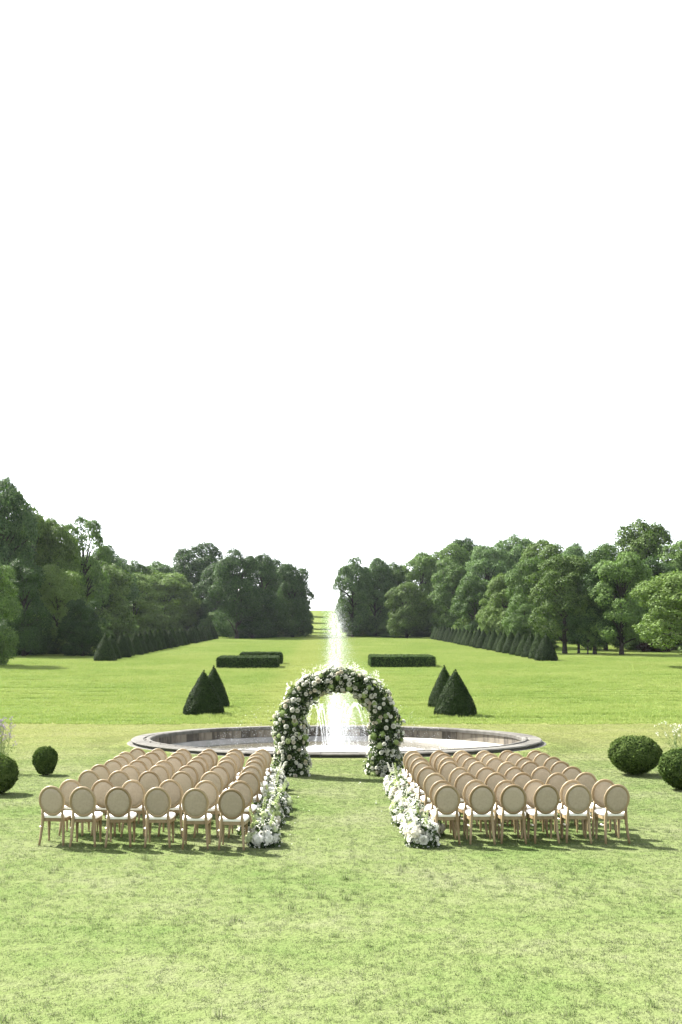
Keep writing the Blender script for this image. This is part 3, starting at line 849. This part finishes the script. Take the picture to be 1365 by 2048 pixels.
# bushy understorey that closes the foot of both woods
UND = []
for k, (px, d, w_, h_) in enumerate([(15, 146, 90, 4.5), (75, 147, 80, 3.5), (135, 150, 80, 4.5), (186, 190, 70, 5), (232, 222, 84, 7), (285, 268, 90, 9), (335, 296, 84, 9), (385, 300, 80, 9),
                                     (440, 285, 80, 7), (490, 264, 70, 6), (535, 272, 70, 6.5), (575, 280, 60, 6.5), (600, 290, 36, 5)]):
    word = NUM[k]
    UND.append(('understorey_shrub', f'dark bushy undergrowth at the foot of the left wood, {word} from the left', px, None, d, w_, h_, GL))
for k, (px, d, w_, h_) in enumerate([(712, 282, 56, 6), (752, 284, 60, 6), (792, 272, 60, 5), (850, 278, 60, 6), (890, 276, 70, 6), (940, 232, 70, 5.5), (985, 205, 70, 5), (1035, 182, 70, 4.5), (1085, 172, 60, 4.0), (1290, 166, 70, 3.6), (1345, 168, 80, 4)]):
    word = NUM[k]
    UND.append(('understorey_shrub', f'dark bushy undergrowth at the foot of the right wood, {word} from the avenue', px, None, d, w_, h_, GR))
for nm, lb, px, _, d, w_, h_, g_ in UND:
    yt = HY + (CAMZ - ground_z(d) - h_) * F / d
    tree(nm, lb, px, yt, d, w_, 'bush', (0 if px < 170 else 2 if px % 2 else 1) if g_ == GL else (1, 2, 4)[px % 3], 'understorey of the left wood' if g_ == GL else 'understorey of the right wood')
# slender trees in the shade between the big ones
tree('shade_tree', 'shaded tree with bare trunk just right of nearest right cone', 1158, 1150, 152, 74, 'lime', 0, GR)
tree('shade_tree', 'slim shaded sapling between nearest right cone and the dark tree pair', 1176, 1196, 148, 42, 'lime2', 1, GR)

# ------------------------------------------------------------------ clipped yews, hedges and box balls
def shell(profile, H, R, n, size, seed, core_mat, leaf_mat_, squash=None, name='clipped', jit=0.02):
    """solid of revolution clipped from leaf: dark inside plus thousands of leaf sprays"""
    r = np.random.default_rng(seed)
    ts = np.linspace(0, 1, 60)
    rs = np.array([profile(t) for t in ts]) * R
    mb_ = MB()
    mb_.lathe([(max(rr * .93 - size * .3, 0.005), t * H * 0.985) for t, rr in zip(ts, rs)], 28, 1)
    wts = np.maximum(rs, R * .03); cdf = np.cumsum(wts); cdf /= cdf[-1]
    t = np.interp(r.random(n), cdf, ts)
    rr = np.interp(t, ts, rs)
    slope = np.interp(t, ts, np.gradient(rs, ts * H))
    a = r.random(n) * 6.283
    lump = 1 + jit * (np.sin(a * 5 + t * 7) + np.sin(a * 9 - t * 13) + 0.7 * np.sin(a * 17 + t * 31))
    P = np.column_stack([np.cos(a) * rr * lump, np.sin(a) * rr * lump, t * H])
    N = unit(np.column_stack([np.cos(a), np.sin(a), -slope]))
    P = P + N * (r.normal(size=(n, 1)) * size * 0.28)
    N = unit(N + r.normal(size=(n, 3)) * 0.42)
    P[:, 2] = np.maximum(P[:, 2], 0.01)
    V, Q = cards(P, N, size * (0.6 + 0.8 * r.random(n)), r, 0.6)
    mb_.add(V, Q, None, 0)
    return mb_.mesh(name, [leaf_mat_, core_mat])

def cone_prof(t): return max(0, (1 - t ** 1.42)) ** 1.05 * min(1, 0.93 + t * 0.7)
def bullet_prof(t): return max(0, (1 - t ** 1.38)) ** 0.98 * min(1, 0.92 + t * 0.8)
def ball_prof(t): return math.sqrt(max(0, 1 - (2 * t - 1) ** 2)) ** 0.86
def boxball_prof(t): return max(0, 1 - abs(2 * t - 1.04) ** 2.4) ** 0.55 * (.80 + .2 * min(1, t * 2.2))

yewA = shell(cone_prof, 2.45, 1.12, 15000, 0.075, 1, M_yewcore, M_yew, name='yew_cone')
yewB = shell(cone_prof, 2.62, 1.10, 13000, 0.075, 2, M_yewcore, M_yew, name='yew_cone')
for lab, px, d, me, s in [('front clipped dark yew cone of the left pair beyond the basin', 408, 54.8, yewA, 1.0),
                          ('rear clipped dark yew cone of the left pair beyond the basin', 428, 61.0, yewB, 0.99),
                          ('front clipped dark yew cone of the right pair beyond the basin', 911, 54.0, yewA, 1.03),
                          ('rear clipped dark yew cone of the right pair beyond the basin', 889, 60.6, yewB, 1.0)]:
    p = at(px, d)
    o = link('yew_cone', me, None, (p.x, p.y, p.z), (0, 0, px), (s * (1.0 if d < 58 else .9), s * (1.0 if d < 58 else .9), s))
    tag(o, lab, 'topiary', 'yew cones in pairs beyond the basin')

row_me = [shell(bullet_prof, 3.55, 1.36, 5600, 0.14, 20 + i, M_yewcore, M_yew, name='clipped_cone') for i in range(3)]
for side, X0, word in ((-1, -27.4, 'left'), (1, 28.8, 'right')):
    d = 127.0
    for i in range(26):
        o = link('clipped_cone', row_me[i % 3], None, (X0 + random.uniform(-.25, .25), d, ground_z(d)), (0, 0, random.uniform(0, 6)), None or (random.uniform(.92, 1.04),) * 2 + (random.uniform(.93, 1.04),))
        if i == 0: o.scale = (1.08, 1.08, 1.0)
        tag(o, f'clipped yew cone, {NUM[i]} from the near end of the {word} row', 'topiary', f'yew cones in a row on the {word}')
        d += 4.9 if i != 15 else 7.5

def box_hedge(w_, dp, h, slope, n, size, seed):
    r = np.random.default_rng(seed)
    V = []; 
    s = size * .35
    co = [(x, y, z + slope * y) for z in (0.0, h - s) for x, y in ((-w_ / 2 + s, s), (w_ / 2 - s, s), (w_ / 2 - s, dp - s), (-w_ / 2 + s, dp - s))]
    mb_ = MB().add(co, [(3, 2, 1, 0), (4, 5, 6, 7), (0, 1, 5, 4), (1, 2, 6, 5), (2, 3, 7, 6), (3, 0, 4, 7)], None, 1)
    areas = np.array([w_ * h, w_ * h, dp * h, dp * h, w_ * dp]); pick = r.choice(5, n, p=areas / areas.sum())
    u = r.random(n); v = r.random(n)
    P = np.zeros((n, 3)); N = np.zeros((n, 3))
    for f, (nx_, ny_, nz_) in enumerate(((0, -1, 0), (0, 1, 0), (-1, 0, 0), (1, 0, 0), (0, 0, 1))):
        k = pick == f
        N[k] = (nx_, ny_, nz_)
        if f < 2: P[k] = np.column_stack([(u[k] - .5) * w_, np.full(k.sum(), 0 if f == 0 else dp), v[k] * h])
        elif f < 4: P[k] = np.column_stack([np.full(k.sum(), -w_ / 2 if f == 2 else w_ / 2), u[k] * dp, v[k] * h])
        else: P[k] = np.column_stack([(u[k] - .5) * w_, v[k] * dp, np.full(k.sum(), h)])
    P += N * (r.normal(size=(n, 1)) * size * .3 + 0.03 * np.sin(P[:, :1] * 3.1 + P[:, 1:2] * 2.3 + P[:, 2:] * 4))
    # rounded arrises
    ex = np.maximum(np.abs(P[:, 0]) - w_ / 2 + .12, 0); ez = np.maximum(P[:, 2] - h + .12, 0)
    P[:, 2] -= ex * .5 * (P[:, 2] > h * .8); P[:, 0] -= np.sign(P[:, 0]) * ez * .4 * (np.abs(P[:, 0]) > w_ / 2 - .3)
    P[:, 2] = np.maximum(P[:, 2], .01) + slope * P[:, 1]
    N = unit(N + r.normal(size=(n, 3)) * .42)
    V, Q = cards(P, N, size * (.6 + .8 * r.random(n)), r, .6)
    return mb_.add(V, Q, None, 0).mesh('clipped_hedge', [M_hedge, M_yewcore])
GH = 'low clipped hedges on the slope'
for lab, px, d, wpx, dp, hp, sd_ in [('low clipped hedge block on the left slope, nearer of two', 494, 108, 122, 5.0, 23, 1),
                                    ('low clipped hedge behind and right of the left hedge block', 522, 117.5, 84, 2.2, 24, 2),
                                    ('low clipped hedge block alone on the right slope', 807, 110, 130, 6.0, 23, 3)]:
    me = box_hedge(wpx * d / F, dp, hp * d / F, 0.043, 9000, 0.13, sd_)
    p = at(px, d)
    tag(link('clipped_hedge', me, None, (p.x, p.y, p.z)), lab, 'hedge', GH)

def box_ball(lab, px, ybase, wpx, hpx, seed, stem=False, prof=boxball_prof):
    d = F * CAMZ / (ybase - HY)
    W = wpx * d / F; H = hpx * d / F
    p = at(px, d)
    t = thing('box_ball', lab, 'topiary', (p.x, p.y, 0), 0, 'clipped box balls beside the chairs')
    base = 0.0
    if stem:
        base = H * .06
        m_ = MB()
        for k in range(5):
            a = 1.3 * k
            m_.tube([(.05 * math.cos(a), .05 * math.sin(a), 0), (.12 * math.cos(a), .12 * math.sin(a), H * .3), (.2 * math.cos(a), .2 * math.sin(a), H * .6)], [.022, .018, .01], 6)
        link('stem', m_.mesh('stem', [M_bark], True), t)
    me = shell(prof, H - base, W / 2, 11000, 0.052, seed, M_yewcore, M_box, name='foliage', jit=.026)
    link('foliage', me, t, (0, 0, base))
box_ball('small dark box ball narrowing to its foot, left of the chairs', 91, 1550, 47, 56, 31, True, lambda t: ball_prof(min(1, .16 + t * .84)) * (.62 + .38 * min(1, t * 1.7)))
box_ball('dark box ball cut off by the left picture edge', -4, 1588, 74, 76, 32)
box_ball('large wide box ball right of the right chair block', 1270, 1550, 98, 78, 33)
box_ball('box ball cut off by the right picture edge', 1368, 1580, 92, 82, 34)

# ------------------------------------------------------------------ flowers
def rose_mesh(seed, mat, R=0.05):
    r = np.random.default_rng(seed)
    mb_ = MB()
    for ring, (n_, rad, open_, hgt) in enumerate(((4, .38, .15, .75), (5, .62, .45, .72), (6, .85, .8, .55), (6, 1.0, 1.15, .3))):
        for k in range(n_):
            a = 2 * math.pi * (k + .5 * (ring % 2)) / n_ + r.normal() * .1
            ca, sa = math.cos(a), math.sin(a)
            hw = rad * .72 * math.pi / n_ * 1.9
            def pt(rr, w_, z): return (R * (ca * rr - sa * w_), R * (sa * rr + ca * w_), R * z)
            b0 = pt(rad * .25, -hw * .4, -.2); b1 = pt(rad * .25, hw * .4, -.2)
            m0 = pt(rad * .85, -hw, hgt * .45); m1 = pt(rad * .85, hw, hgt * .45)
            t0 = pt(rad * (.8 + open_ * .25), -hw * .55, hgt); t1 = pt(rad * (.8 + open_ * .25), hw * .55, hgt)
            mb_.add([b0, b1, m1, m0, t1, t0], [(0, 1, 2, 3), (3, 2, 4, 5)])
    return mb_.mesh('rose', [mat], True)

def hydrangea_mesh(seed, mat, R=0.09, n_=52):
    r = np.random.default_rng(seed)
    dr = unit(r.normal(size=(n_ * 3, 3)))
    dr = dr[dr[:, 2] > -.55][:n_]
    V = []; Q = []
    mb_ = MB()
    mb_.lathe([(R * .8 * math.sin(t), R * .72 * -math.cos(t)) for t in np.linspace(0.01, 3.13, 7)], 8)
    for dvec in dr:
        c = dvec * R * (0.88 + .14 * r.random()) * np.array([1, 1, .85])
        N = unit(dvec + r.normal(size=3) * .25)
        t = unit(np.cross(N, unit(r.normal(size=3)))); b = np.cross(N, t)
        s = R * .30
        for k in range(4):
            a = k * math.pi / 2
            u = t * math.cos(a) + b * math.sin(a); v = -t * math.sin(a) + b * math.cos(a)
            mb_.add([c, c + (u * .6 + v * .5) * s + N * s * .15, c + u * s * 1.15 + N * s * .05, c + (u * .6 - v * .5) * s + N * s * .15], [(0, 1, 2, 3)])
    return mb_.mesh('hydrangea', [mat])

def spike_mesh(seed, mat, H=0.34):
    r = np.random.default_rng(seed)
    mb_ = MB()
    mb_.tube([(0, 0, -.25), (0.01, 0, 0), (0.02, 0.01, H)], [.004, .004, .002], 5, m=1)
    for k in range(34):
        t = k / 34
        a = k * 2.4; rad = .032 * (1 - t * .75)
        c = np.array([math.cos(a) * rad, math.sin(a) * rad, t * H])
        P = c + r.normal(size=(4, 3)) * .006
        V, Q = cards(P, unit(np.tile([math.cos(a), math.sin(a), .3], (4, 1)) + r.normal(size=(4, 3)) * .4), .034 * (1 - t * .6), r, .8)
        mb_.add(V, Q, None, 0)
    return mb_.mesh('flower_spike', [mat, M_stem])

ROSES = [rose_mesh(i, [M_white, M_white, M_white, M_cream][i], 0.048) for i in range(4)]
HYD_G = [hydrangea_mesh(5, M_green, 0.075), hydrangea_mesh(6, M_dgreen, 0.085)]
HYD_W = [hydrangea_mesh(7, M_white, 0.084), hydrangea_mesh(8, M_cream, 0.08), hydrangea_mesh(9, M_lime, 0.08)]
SPIKE = [spike_mesh(1, M_white), spike_mesh(2, M_green)]

def facing(v, roll=0.0):
    q = Vector(v).to_track_quat('Z', 'Y')
    return (q @ Matrix.Rotation(roll, 3, 'Z').to_quaternion()).to_euler()

# flower arch
AX, AY = 0.44, 25.75
arch = thing('flower_arch', 'round-topped arch covered in white roses and dark greenery before the fountain', 'flower arch', (AX, AY, 0))
ZS, RA = 1.22, 1.23
def arch_pt(s):
    """centreline: s in 0..1 from left foot over the top to the right foot"""
    L1 = ZS; L2 = math.pi * RA; Lt = 2 * L1 + L2
    q = s * Lt
    if q < L1: c = np.array([-RA + .04 * (1 - q / L1), 0, q]); tn = np.array([0, 0, 1.0])
    elif q < L1 + L2:
        a = (q - L1) / RA
        c = np.array([-RA * math.cos(a), 0, ZS + RA * math.sin(a)]); tn = np.array([math.sin(a), 0, math.cos(a)])
    else:
        z = Lt - q; c = np.array([RA - .04 * (1 - z / L1), 0, z]); tn = np.array([0, 0, -1.0])
    h = c[2]
    rad = 0.40 - 0.125 * max(0, (h - 1.1) / 1.35) + 0.05 * max(0, 1 - h / .5)
    return c, tn, rad
r = np.random.default_rng(77)
m = MB()
for off in (-.12, .12):
    m.tube([tuple(arch_pt(s)[0] + np.array([0, off, 0])) for s in np.linspace(0, 1, 40)], [.016] * 40, 6)
link('frame', m.mesh('frame', [M_metal]), arch)
# inner mass of moss and stems so that nothing shines through
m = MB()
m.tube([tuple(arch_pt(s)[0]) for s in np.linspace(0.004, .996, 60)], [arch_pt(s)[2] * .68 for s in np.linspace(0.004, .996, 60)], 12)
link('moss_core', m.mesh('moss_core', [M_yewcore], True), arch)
def on_arch(s, ph, k=1.0):
    c, tn, rad = arch_pt(s)
    side = np.array([0, 1.0, 0]); nrm = np.cross(tn, side)
    dv = nrm * math.cos(ph) + side * math.sin(ph)
    lump = 1 + .10 * math.sin(s * 41 + ph * 2) + .07 * math.sin(s * 83 - ph * 3)
    p_ = c + dv * rad * k * lump
    p_[2] = max(p_[2], .03)
    return p_, dv
P = []; N = []
for _ in range(13000):
    p_, dv = on_arch(r.random(), r.random() * 6.283, .76 + .28 * r.random() + (.30 * r.random() if r.random() < .10 else 0))
    P.append(p_); N.append(dv)
P = np.array(P); N = np.array(N)
V, Q = cards(P, unit(N * .7 + r.normal(size=P.shape) * .6), .055 + .045 * r.random(len(P)), r, .5)
m = MB().add(V, Q)
stuff(link('greenery', m.mesh('greenery', [M_foli]), arch))
# small sprigs of tiny white bloom, thick at the top and the feet
P = []; N = []
for _ in range(900):
    s = r.random()
    c, dv = on_arch(s, r.random() * 6.283, 1.0 + .10 * r.random())
    if c[2] > 2.15 or c[2] < .75 or r.random() < .30:
        k = 1.0 + (r.random() * .75 if c[2] > 2.1 and r.random() < .5 else 0)
        c, dv = on_arch(s, r.uniform(-.9, .9) if k > 1.05 else r.random() * 6.283, 1.02 * k)
        for _ in range(9):
            P.append(c + r.normal(size=3) * .035); N.append(dv)
P = np.array(P); N = np.array(N)
V, Q = cards(P, unit(N * .5 + r.normal(size=P.shape) * .7), .020 + .016 * r.random(len(P)), r, .9)
stuff(link('small_blooms', mesh_np('small_blooms', V, Q, None, [M_white]), arch))
def place_flowers(count, meshes, name, k0, k1, s0, s1, mind, front=.8):
    done = []
    tries = 0
    while len(done) < count and tries < count * 30:
        tries += 1
        s = r.random(); ph = r.random() * 6.283
        p_, dv = on_arch(s, ph, r.uniform(k0, k1))
        if dv[1] > .55 and r.random() < front: continue
        if any(np.linalg.norm(p_ - q) < mind for q in done): continue
        done.append(p_)
        sc = r.uniform(s0, s1)
        link(name, meshes[len(done) % len(meshes)], arch, tuple(p_), facing(dv + r.normal(size=3) * .25 + np.array([0, -.25, .1]), r.random() * 6), (sc,) * 3)
place_flowers(298, ROSES, 'rose', 1.0, 1.10, .75, 1.3, .085)
place_flowers(46, HYD_G, 'hydrangea', .95, 1.04, .75, 1.15, .2)

# aisle flower clumps
def clump(label, x, y, rad, H, seed, side):
    r = np.random.default_rng(seed)
    t = thing('flower_clump', label, 'flower arrangement', (x, y, 0), 0, 'flower clumps along the aisle')
    n_ = 1000
    dr = unit(r.normal(size=(n_, 3))); dr[:, 2] = np.abs(dr[:, 2])
    P = dr * np.array([rad * .98, rad * .98, H * .85]) * (.6 + .6 * r.random((n_, 1)))
    P[:, 2] = np.maximum(P[:, 2], .02)
    V, Q = cards(P, unit(dr * .6 + r.normal(size=(n_, 3)) * .6), .06 + .05 * r.random(n_), r, .5)
    m_ = MB().add(V, Q)
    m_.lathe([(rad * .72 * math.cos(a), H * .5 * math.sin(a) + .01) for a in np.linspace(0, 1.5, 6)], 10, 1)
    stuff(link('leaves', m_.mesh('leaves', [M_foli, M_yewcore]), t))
    done = []
    for _ in range(400):
        if len(done) >= 25: break
        dv = unit(r.normal(size=3)); dv[2] = abs(dv[2]) * .9 + .12; dv = unit(dv)
        if dv[1] > .6 and r.random() < .5: continue
        p_ = dv * np.array([rad, rad, H * .85]) * r.uniform(.92, 1.1)
        p_[2] = max(p_[2], .13)
        if any(np.linalg.norm(p_ - q) < .095 for q in done): continue
        done.append(p_)
        rot = facing(dv + r.normal(size=3) * .2, r.random() * 6)
        u = r.random()
        if u < .62: link('hydrangea', HYD_W[(0, 2, 1, 2, 0)[int(r.integers(0, 5))]], t, tuple(p_), rot, (r.uniform(.75, 1.2),) * 3)
        else: link('rose', ROSES[int(r.integers(0, 3))], t, tuple(p_), rot, (r.uniform(.9, 1.5),) * 3)
    for k in range(3):
        a = r.random() * 6.283
        dv = np.array([math.cos(a) * .45, math.sin(a) * .3, 1.0])
        link('flower_spike', SPIKE[int(r.random() < .3)], t, (math.cos(a) * rad * .5, math.sin(a) * rad * .4, H * .72), facing(dv, 0), (r.uniform(.7, 1.1),) * 3)
    n_ = 420
    dr = unit(r.normal(size=(n_, 3))); dr[:, 2] = np.abs(dr[:, 2])
    P = dr * np.array([rad, rad, H * .9]) * (.95 + .28 * r.random((n_, 1)))
    V, Q = cards(P, unit(dr + r.normal(size=(n_, 3)) * .6), .022 + .02 * r.random(n_), r, .9)
    stuff(link('small_blooms', mesh_np('small_blooms', V, Q, None, [M_white]), t))
for i in range(8):
    d = 15.95 + 0.98 * i
    clump(f'white flower clump {"nearest the camera" if i == 0 else NUM[i] + " from the camera"} on the left of the aisle', -0.93 - .10 * math.sin(i * 1.3) - .02 * i + (.03 if i == 0 else 0), d, .25 + .05 * ((i * 7) % 3) / 2 + (-.02 if i == 0 else .03), .40 + .05 * ((i * 5) % 4) / 3, 200 + i, -1)
    clump(f'white flower clump {"nearest the camera" if i == 0 else NUM[i] + " from the camera"} on the right of the aisle', 1.62 + .06 * math.sin(i * 1.7) + .03 * i, d, .26 + .05 * ((i * 4) % 3) / 2 + (-.02 if i == 0 else .03), .42 + .05 * ((i * 3) % 4) / 3, 300 + i, 1)
# fallen petals on the grass of the aisle
r = np.random.default_rng(4)
P = np.column_stack([r.uniform(-.7, 1.3, 16), r.uniform(14.5, 24, 16), np.full(16, .06)])
P[:, 0] = np.where(r.random(16) < .5, -0.55 + np.abs(r.normal(size=16)) * .25, 1.2 - np.abs(r.normal(size=16)) * .25)
V, Q = cards(P, unit(np.array([0, 0, 1.0]) + r.normal(size=(16, 3)) * .3), .035, r, .8)
stuff(link('fallen_petals', mesh_np('fallen_petals', V, Q, None, [M_white])))

# airy perennials at both edges
def perennial(label, px, ybase, hpx, wpx, n_st, mat, seed, cat='plant'):
    r = np.random.default_rng(seed)
    d = F * CAMZ / (ybase - HY); H = hpx * d / F; W = wpx * d / F
    p = at(px, d)
    t = thing('perennial_clump', label, cat, (p.x, p.y, 0), 0)
    st = MB(); P = []; fl = MB()
    for k in range(n_st):
        b = np.array([r.normal() * W * .15, r.normal() * W * .12, 0]); tip = np.array([r.normal() * W * .30, r.normal() * W * .2, H * r.uniform(.55, 1.0)])
        midp = b * .5 + tip * .5 + r.normal(size=3) * .03
        st.tube([tuple(b), tuple(midp), tuple(tip)], [.006, .005, .003], 4, caps=False)
        for f in range(3):
            c = tip + r.normal(size=3) * np.array([.05, .05, .04])
            st.tube([tuple(midp * .3 + tip * .7), tuple(c)], [.003, .002], 4, caps=False)
            q = c + r.normal(size=(9, 3)) * .014
            V, Q = cards(q, unit(r.normal(size=(9, 3)) + np.array([0, 0, .8])), .024, r, .9)
            fl.add(V, Q)
        for f in range(5):
            u = r.uniform(.05, .75); P.append(b * (1 - u) + tip * u)
    stuff(link('stems', st.mesh('stems', [M_stem]), t))
    P = np.array(P); P = np.concatenate([P, P * np.array([1, 1, .5]) + r.normal(size=P.shape) * .06]); P[:, 2] = np.abs(P[:, 2]) + .02
    V, Q = cards(P + r.normal(size=P.shape) * .03, unit(r.normal(size=P.shape)), .10, r, .22)
    stuff(link('leaves', mesh_np('leaves', V, Q, None, [M_leafs[3]]), t))
    stuff(link('flower_heads', fl.mesh('flower_heads', [mat]), t))
perennial('tall airy plant with purple flower heads at the left edge', -4, 1545, 108, 64, 46, M_purple, 1)
perennial('tall airy plant with pale flowers behind the right edge box ball', 1368, 1512, 70, 84, 26, M_white, 2)

# ------------------------------------------------------------------ chairs
def ring_mesh(a, b, wr, dr_, seg=40, sec=8):
    V = []; Q = []
    for i in range(seg):
        th = 2 * math.pi * i / seg
        c = np.array([a * math.cos(th), 0, b * math.sin(th)]); nrm = unit(np.array([math.cos(th) / a, 0, math.sin(th) / b]))
        for k in range(sec):
            ph = 2 * math.pi * k / sec
            V.append(c + nrm * wr * math.cos(ph) + np.array([0, 1, 0]) * dr_ * math.sin(ph))
    for i in range(seg):
        for k in range(sec):
            Q.append((i * sec + k, i * sec + (k + 1) % sec, ((i + 1) % seg) * sec + (k + 1) % sec, ((i + 1) % seg) * sec + k))
    return MB().add(V, Q)

def pad_mesh(a, b, bulge, seg=36):
    """oval upholstered pad, bulging both to the front and the rear"""
    V = []; Q = []
    prof = [(1.0, -.3), (.97, -.75), (.7, -1.0), (.35, -1.06), (.02, -1.08)]
    prof = [(q, z) for q, z in reversed(prof)] + [(1.0, .3), (.97, .75), (.7, 1.0), (.35, 1.06), (.02, 1.08)]
    for q, z in prof:
        for i in range(seg):
            th = 2 * math.pi * i / seg
            V.append((a * q * math.cos(th), z * bulge, b * q * math.sin(th)))
    for j in range(len(prof) - 1):
        for i in range(seg): Q.append((j * seg + i, j * seg + (i + 1) % seg, (j + 1) * seg + (i + 1) % seg, (j + 1) * seg + i))
    return MB().add(V, Q)

def seat_outline(inset=0.0, n=10):
    """rounded trapezoid, wider at the front (+y)"""
    pts = []
    cr = .06
    for (x, y, a0) in ((.205, -.185, -90), (.225, .195, 0), (-.225, .195, 90), (-.205, -.185, 180)):
        sx, sy = (1 if x > 0 else -1), (1 if y > 0 else -1)
        cx, cy = x - sx * cr, y - sy * cr
        for k in range(n // 2 + 1):
            a = math.radians(a0 + 90 * k / (n // 2))
            pts.append((cx + (cr - inset) * math.cos(a), cy + (cr - inset) * math.sin(a) + (.02 * (1 - (cx / .2) ** 2) if y > 0 else 0)))
    return pts
def layered(levels, name, mat, smooth=True):
    V = []; Q = []; T = []
    m_ = None
    for inset, z in levels:
        o_ = seat_outline(inset)
        m_ = len(o_)
        V += [(x, y, z) for x, y in o_]
    for j in range(len(levels) - 1):
        for i in range(m_): Q.append((j * m_ + i, j * m_ + (i + 1) % m_, (j + 1) * m_ + (i + 1) % m_, (j + 1) * m_ + i))
    V.append((0, 0, levels[0][1])); V.append((0, 0, levels[-1][1] + .012))
    for i in range(m_):
        T.append((len(V) - 2, (i + 1) % m_, i)); T.append((len(V) - 1, (len(levels) - 1) * m_ + i, (len(levels) - 1) * m_ + (i + 1) % m_))
    return MB().add(V, Q, T).mesh(name, [mat], smooth)

TILT = math.radians(9)
me_rail = layered([(0.006, .375), (0.0, .38), (0.0, .425), (0.008, .43)], 'seat_rail', M_wood, False)
me_seat = layered([(0.012, .428), (-.004, .437), (-.010, .455), (-.004, .478), (.02, .490), (.04, .496)], 'seat_cushion', M_cushion)
me_ring = ring_mesh(.192, .226, .024, .021).mesh('back_frame', [M_wood], True)
me_pad = pad_mesh(.176, .210, .020).mesh('back_panel', [M_linen], True)
def back_pos(u, v):     # point in the plane of the tilted back: u sideways, v up from the oval's centre
    return (u, -.245 - (v) * math.sin(TILT), .715 + v * math.cos(TILT))
def rear_leg(s):
    return MB().tube([back_pos(s * .165, -.135), (s * .160, -.215, .50), (s * .165, -.200, .42), (s * .172, -.205, .32), (s * .186, -.245, .12), (s * .196, -.285, 0.0)],
                     [.018, .023, .027, .025, .021, .017], 8).mesh('rear_leg', [M_wood], True)
def front_leg(s):
    return MB().tube([(s * .185, .165, .38), (s * .185, .165, .345), (s * .186, .167, .335), (s * .187, .168, .30), (s * .19, .172, .03), (s * .19, .172, 0.0)],
                     [.029, .029, .022, .027, .015, .018], 8).mesh('front_leg', [M_wood], True)
legs = [rear_leg(-1), rear_leg(1), front_leg(-1), front_leg(1)]
me_clip = MB().tube([(-.19, -.20, .285), (-.215, -.17, .285), (-.215, -.11, .285), (-.19, -.08, .283)], [.012, .017, .017, .012], 8).mesh('link_clip', [M_clip], True)
def make_chair():
    t = thing('oval_chair', 'x', 'chair')
    link('back_frame', me_ring, t, back_pos(0, 0), (TILT, 0, 0))
    link('back_panel', me_pad, t, back_pos(0, 0), (TILT, 0, 0))
    link('seat_rail', me_rail, t); link('seat_cushion', me_seat, t)
    for l in legs: link('leg', l, t)
    link('link_clip', me_clip, t)
    return t
chair0 = make_chair()
kids0 = [c for c in chair0.children]
used = False
def place_chair(x, y, rz, label, group):
    global used
    if not used: t = chair0; used = True
    else:
        t = chair0.copy(); COL.objects.link(t)
        for c in kids0:
            d_ = c.copy(); COL.objects.link(d_); d_.parent = t
    t.location = (x, y, 0); t.rotation_euler = (0, 0, rz)
    t['label'] = label; t['group'] = group
XL = [-4.22, -3.68, -3.10, -2.52, -1.92, -1.33]
XR = [2.03, 2.60, 3.12, 3.63, 4.18, 4.76]
XLf = [-4.27, -3.77, -3.21, -2.58, -1.97, -1.38]
DL = [15.85, 16.9, 18.2, 19.2, 20.15, 21.0, 21.9, 22.75]
DR = [16.35, 16.98, 18.05, 19.0, 20.0, 20.85, 21.75, 22.4]
ROW = ['front', 'second', 'third', 'fourth', 'fifth', 'sixth', 'seventh', 'eighth']
SEAT = ['aisle seat', 'second seat from the aisle', 'third seat from the aisle', 'fourth seat from the aisle', 'fifth seat from the aisle', 'outermost seat']
random.seed(9)
for i in range(8):
    for j in range(6):
        xl = (XLf if i == 0 else XL)[j] + random.uniform(-.035, .035) * (i > 0)
        yl = DL[i] + random.uniform(-.05, .05) + (5 - j) * (.07 if i == 0 else .045)
        place_chair(xl, yl, random.uniform(-.09, .09), f'oval-backed beige chair, left block, {"row nearest the camera" if i == 0 else ROW[i] + " row"}, {SEAT[5 - j]}', 'chairs of the left block')
        xr = XR[j] + random.uniform(-.035, .035) * (i > 0)
        yr = DR[i] + random.uniform(-.05, .05) + (j * .012)
        place_chair(xr, yr, random.uniform(-.09, .09), f'oval-backed beige chair, right block, {"row nearest the camera" if i == 0 else ROW[i] + " row"}, {SEAT[j]}', 'chairs of the right block')

# ------------------------------------------------------------------ haze
m, t = new_mat('haze')
out = nd(t, 'ShaderNodeOutputMaterial')
pv = nd(t, 'ShaderNodeVolumePrincipled')
pv.inputs['Color'].default_value = (0.86, 0.92, 1.0, 1)
pv.inputs['Density'].default_value = 0.00004
pv.inputs['Anisotropy'].default_value = 0.3
t.links.new(pv.outputs[0], out.inputs['Volume'])
x0, x1, y0, y1, zz0, zz1 = -2700, 2700, -120, 3700, ground_z(3600) - 1, 60
m_ = MB().add([(x0, y0, zz0), (x1, y0, zz0), (x1, y1, zz0), (x0, y1, zz0), (x0, y0, zz1), (x1, y0, zz1), (x1, y1, zz1), (x0, y1, zz1)],
              [(3, 2, 1, 0), (4, 5, 6, 7), (0, 1, 5, 4), (1, 2, 6, 5), (2, 3, 7, 6), (3, 0, 4, 7)])
stuff(link('haze', m_.mesh('haze', [m])))
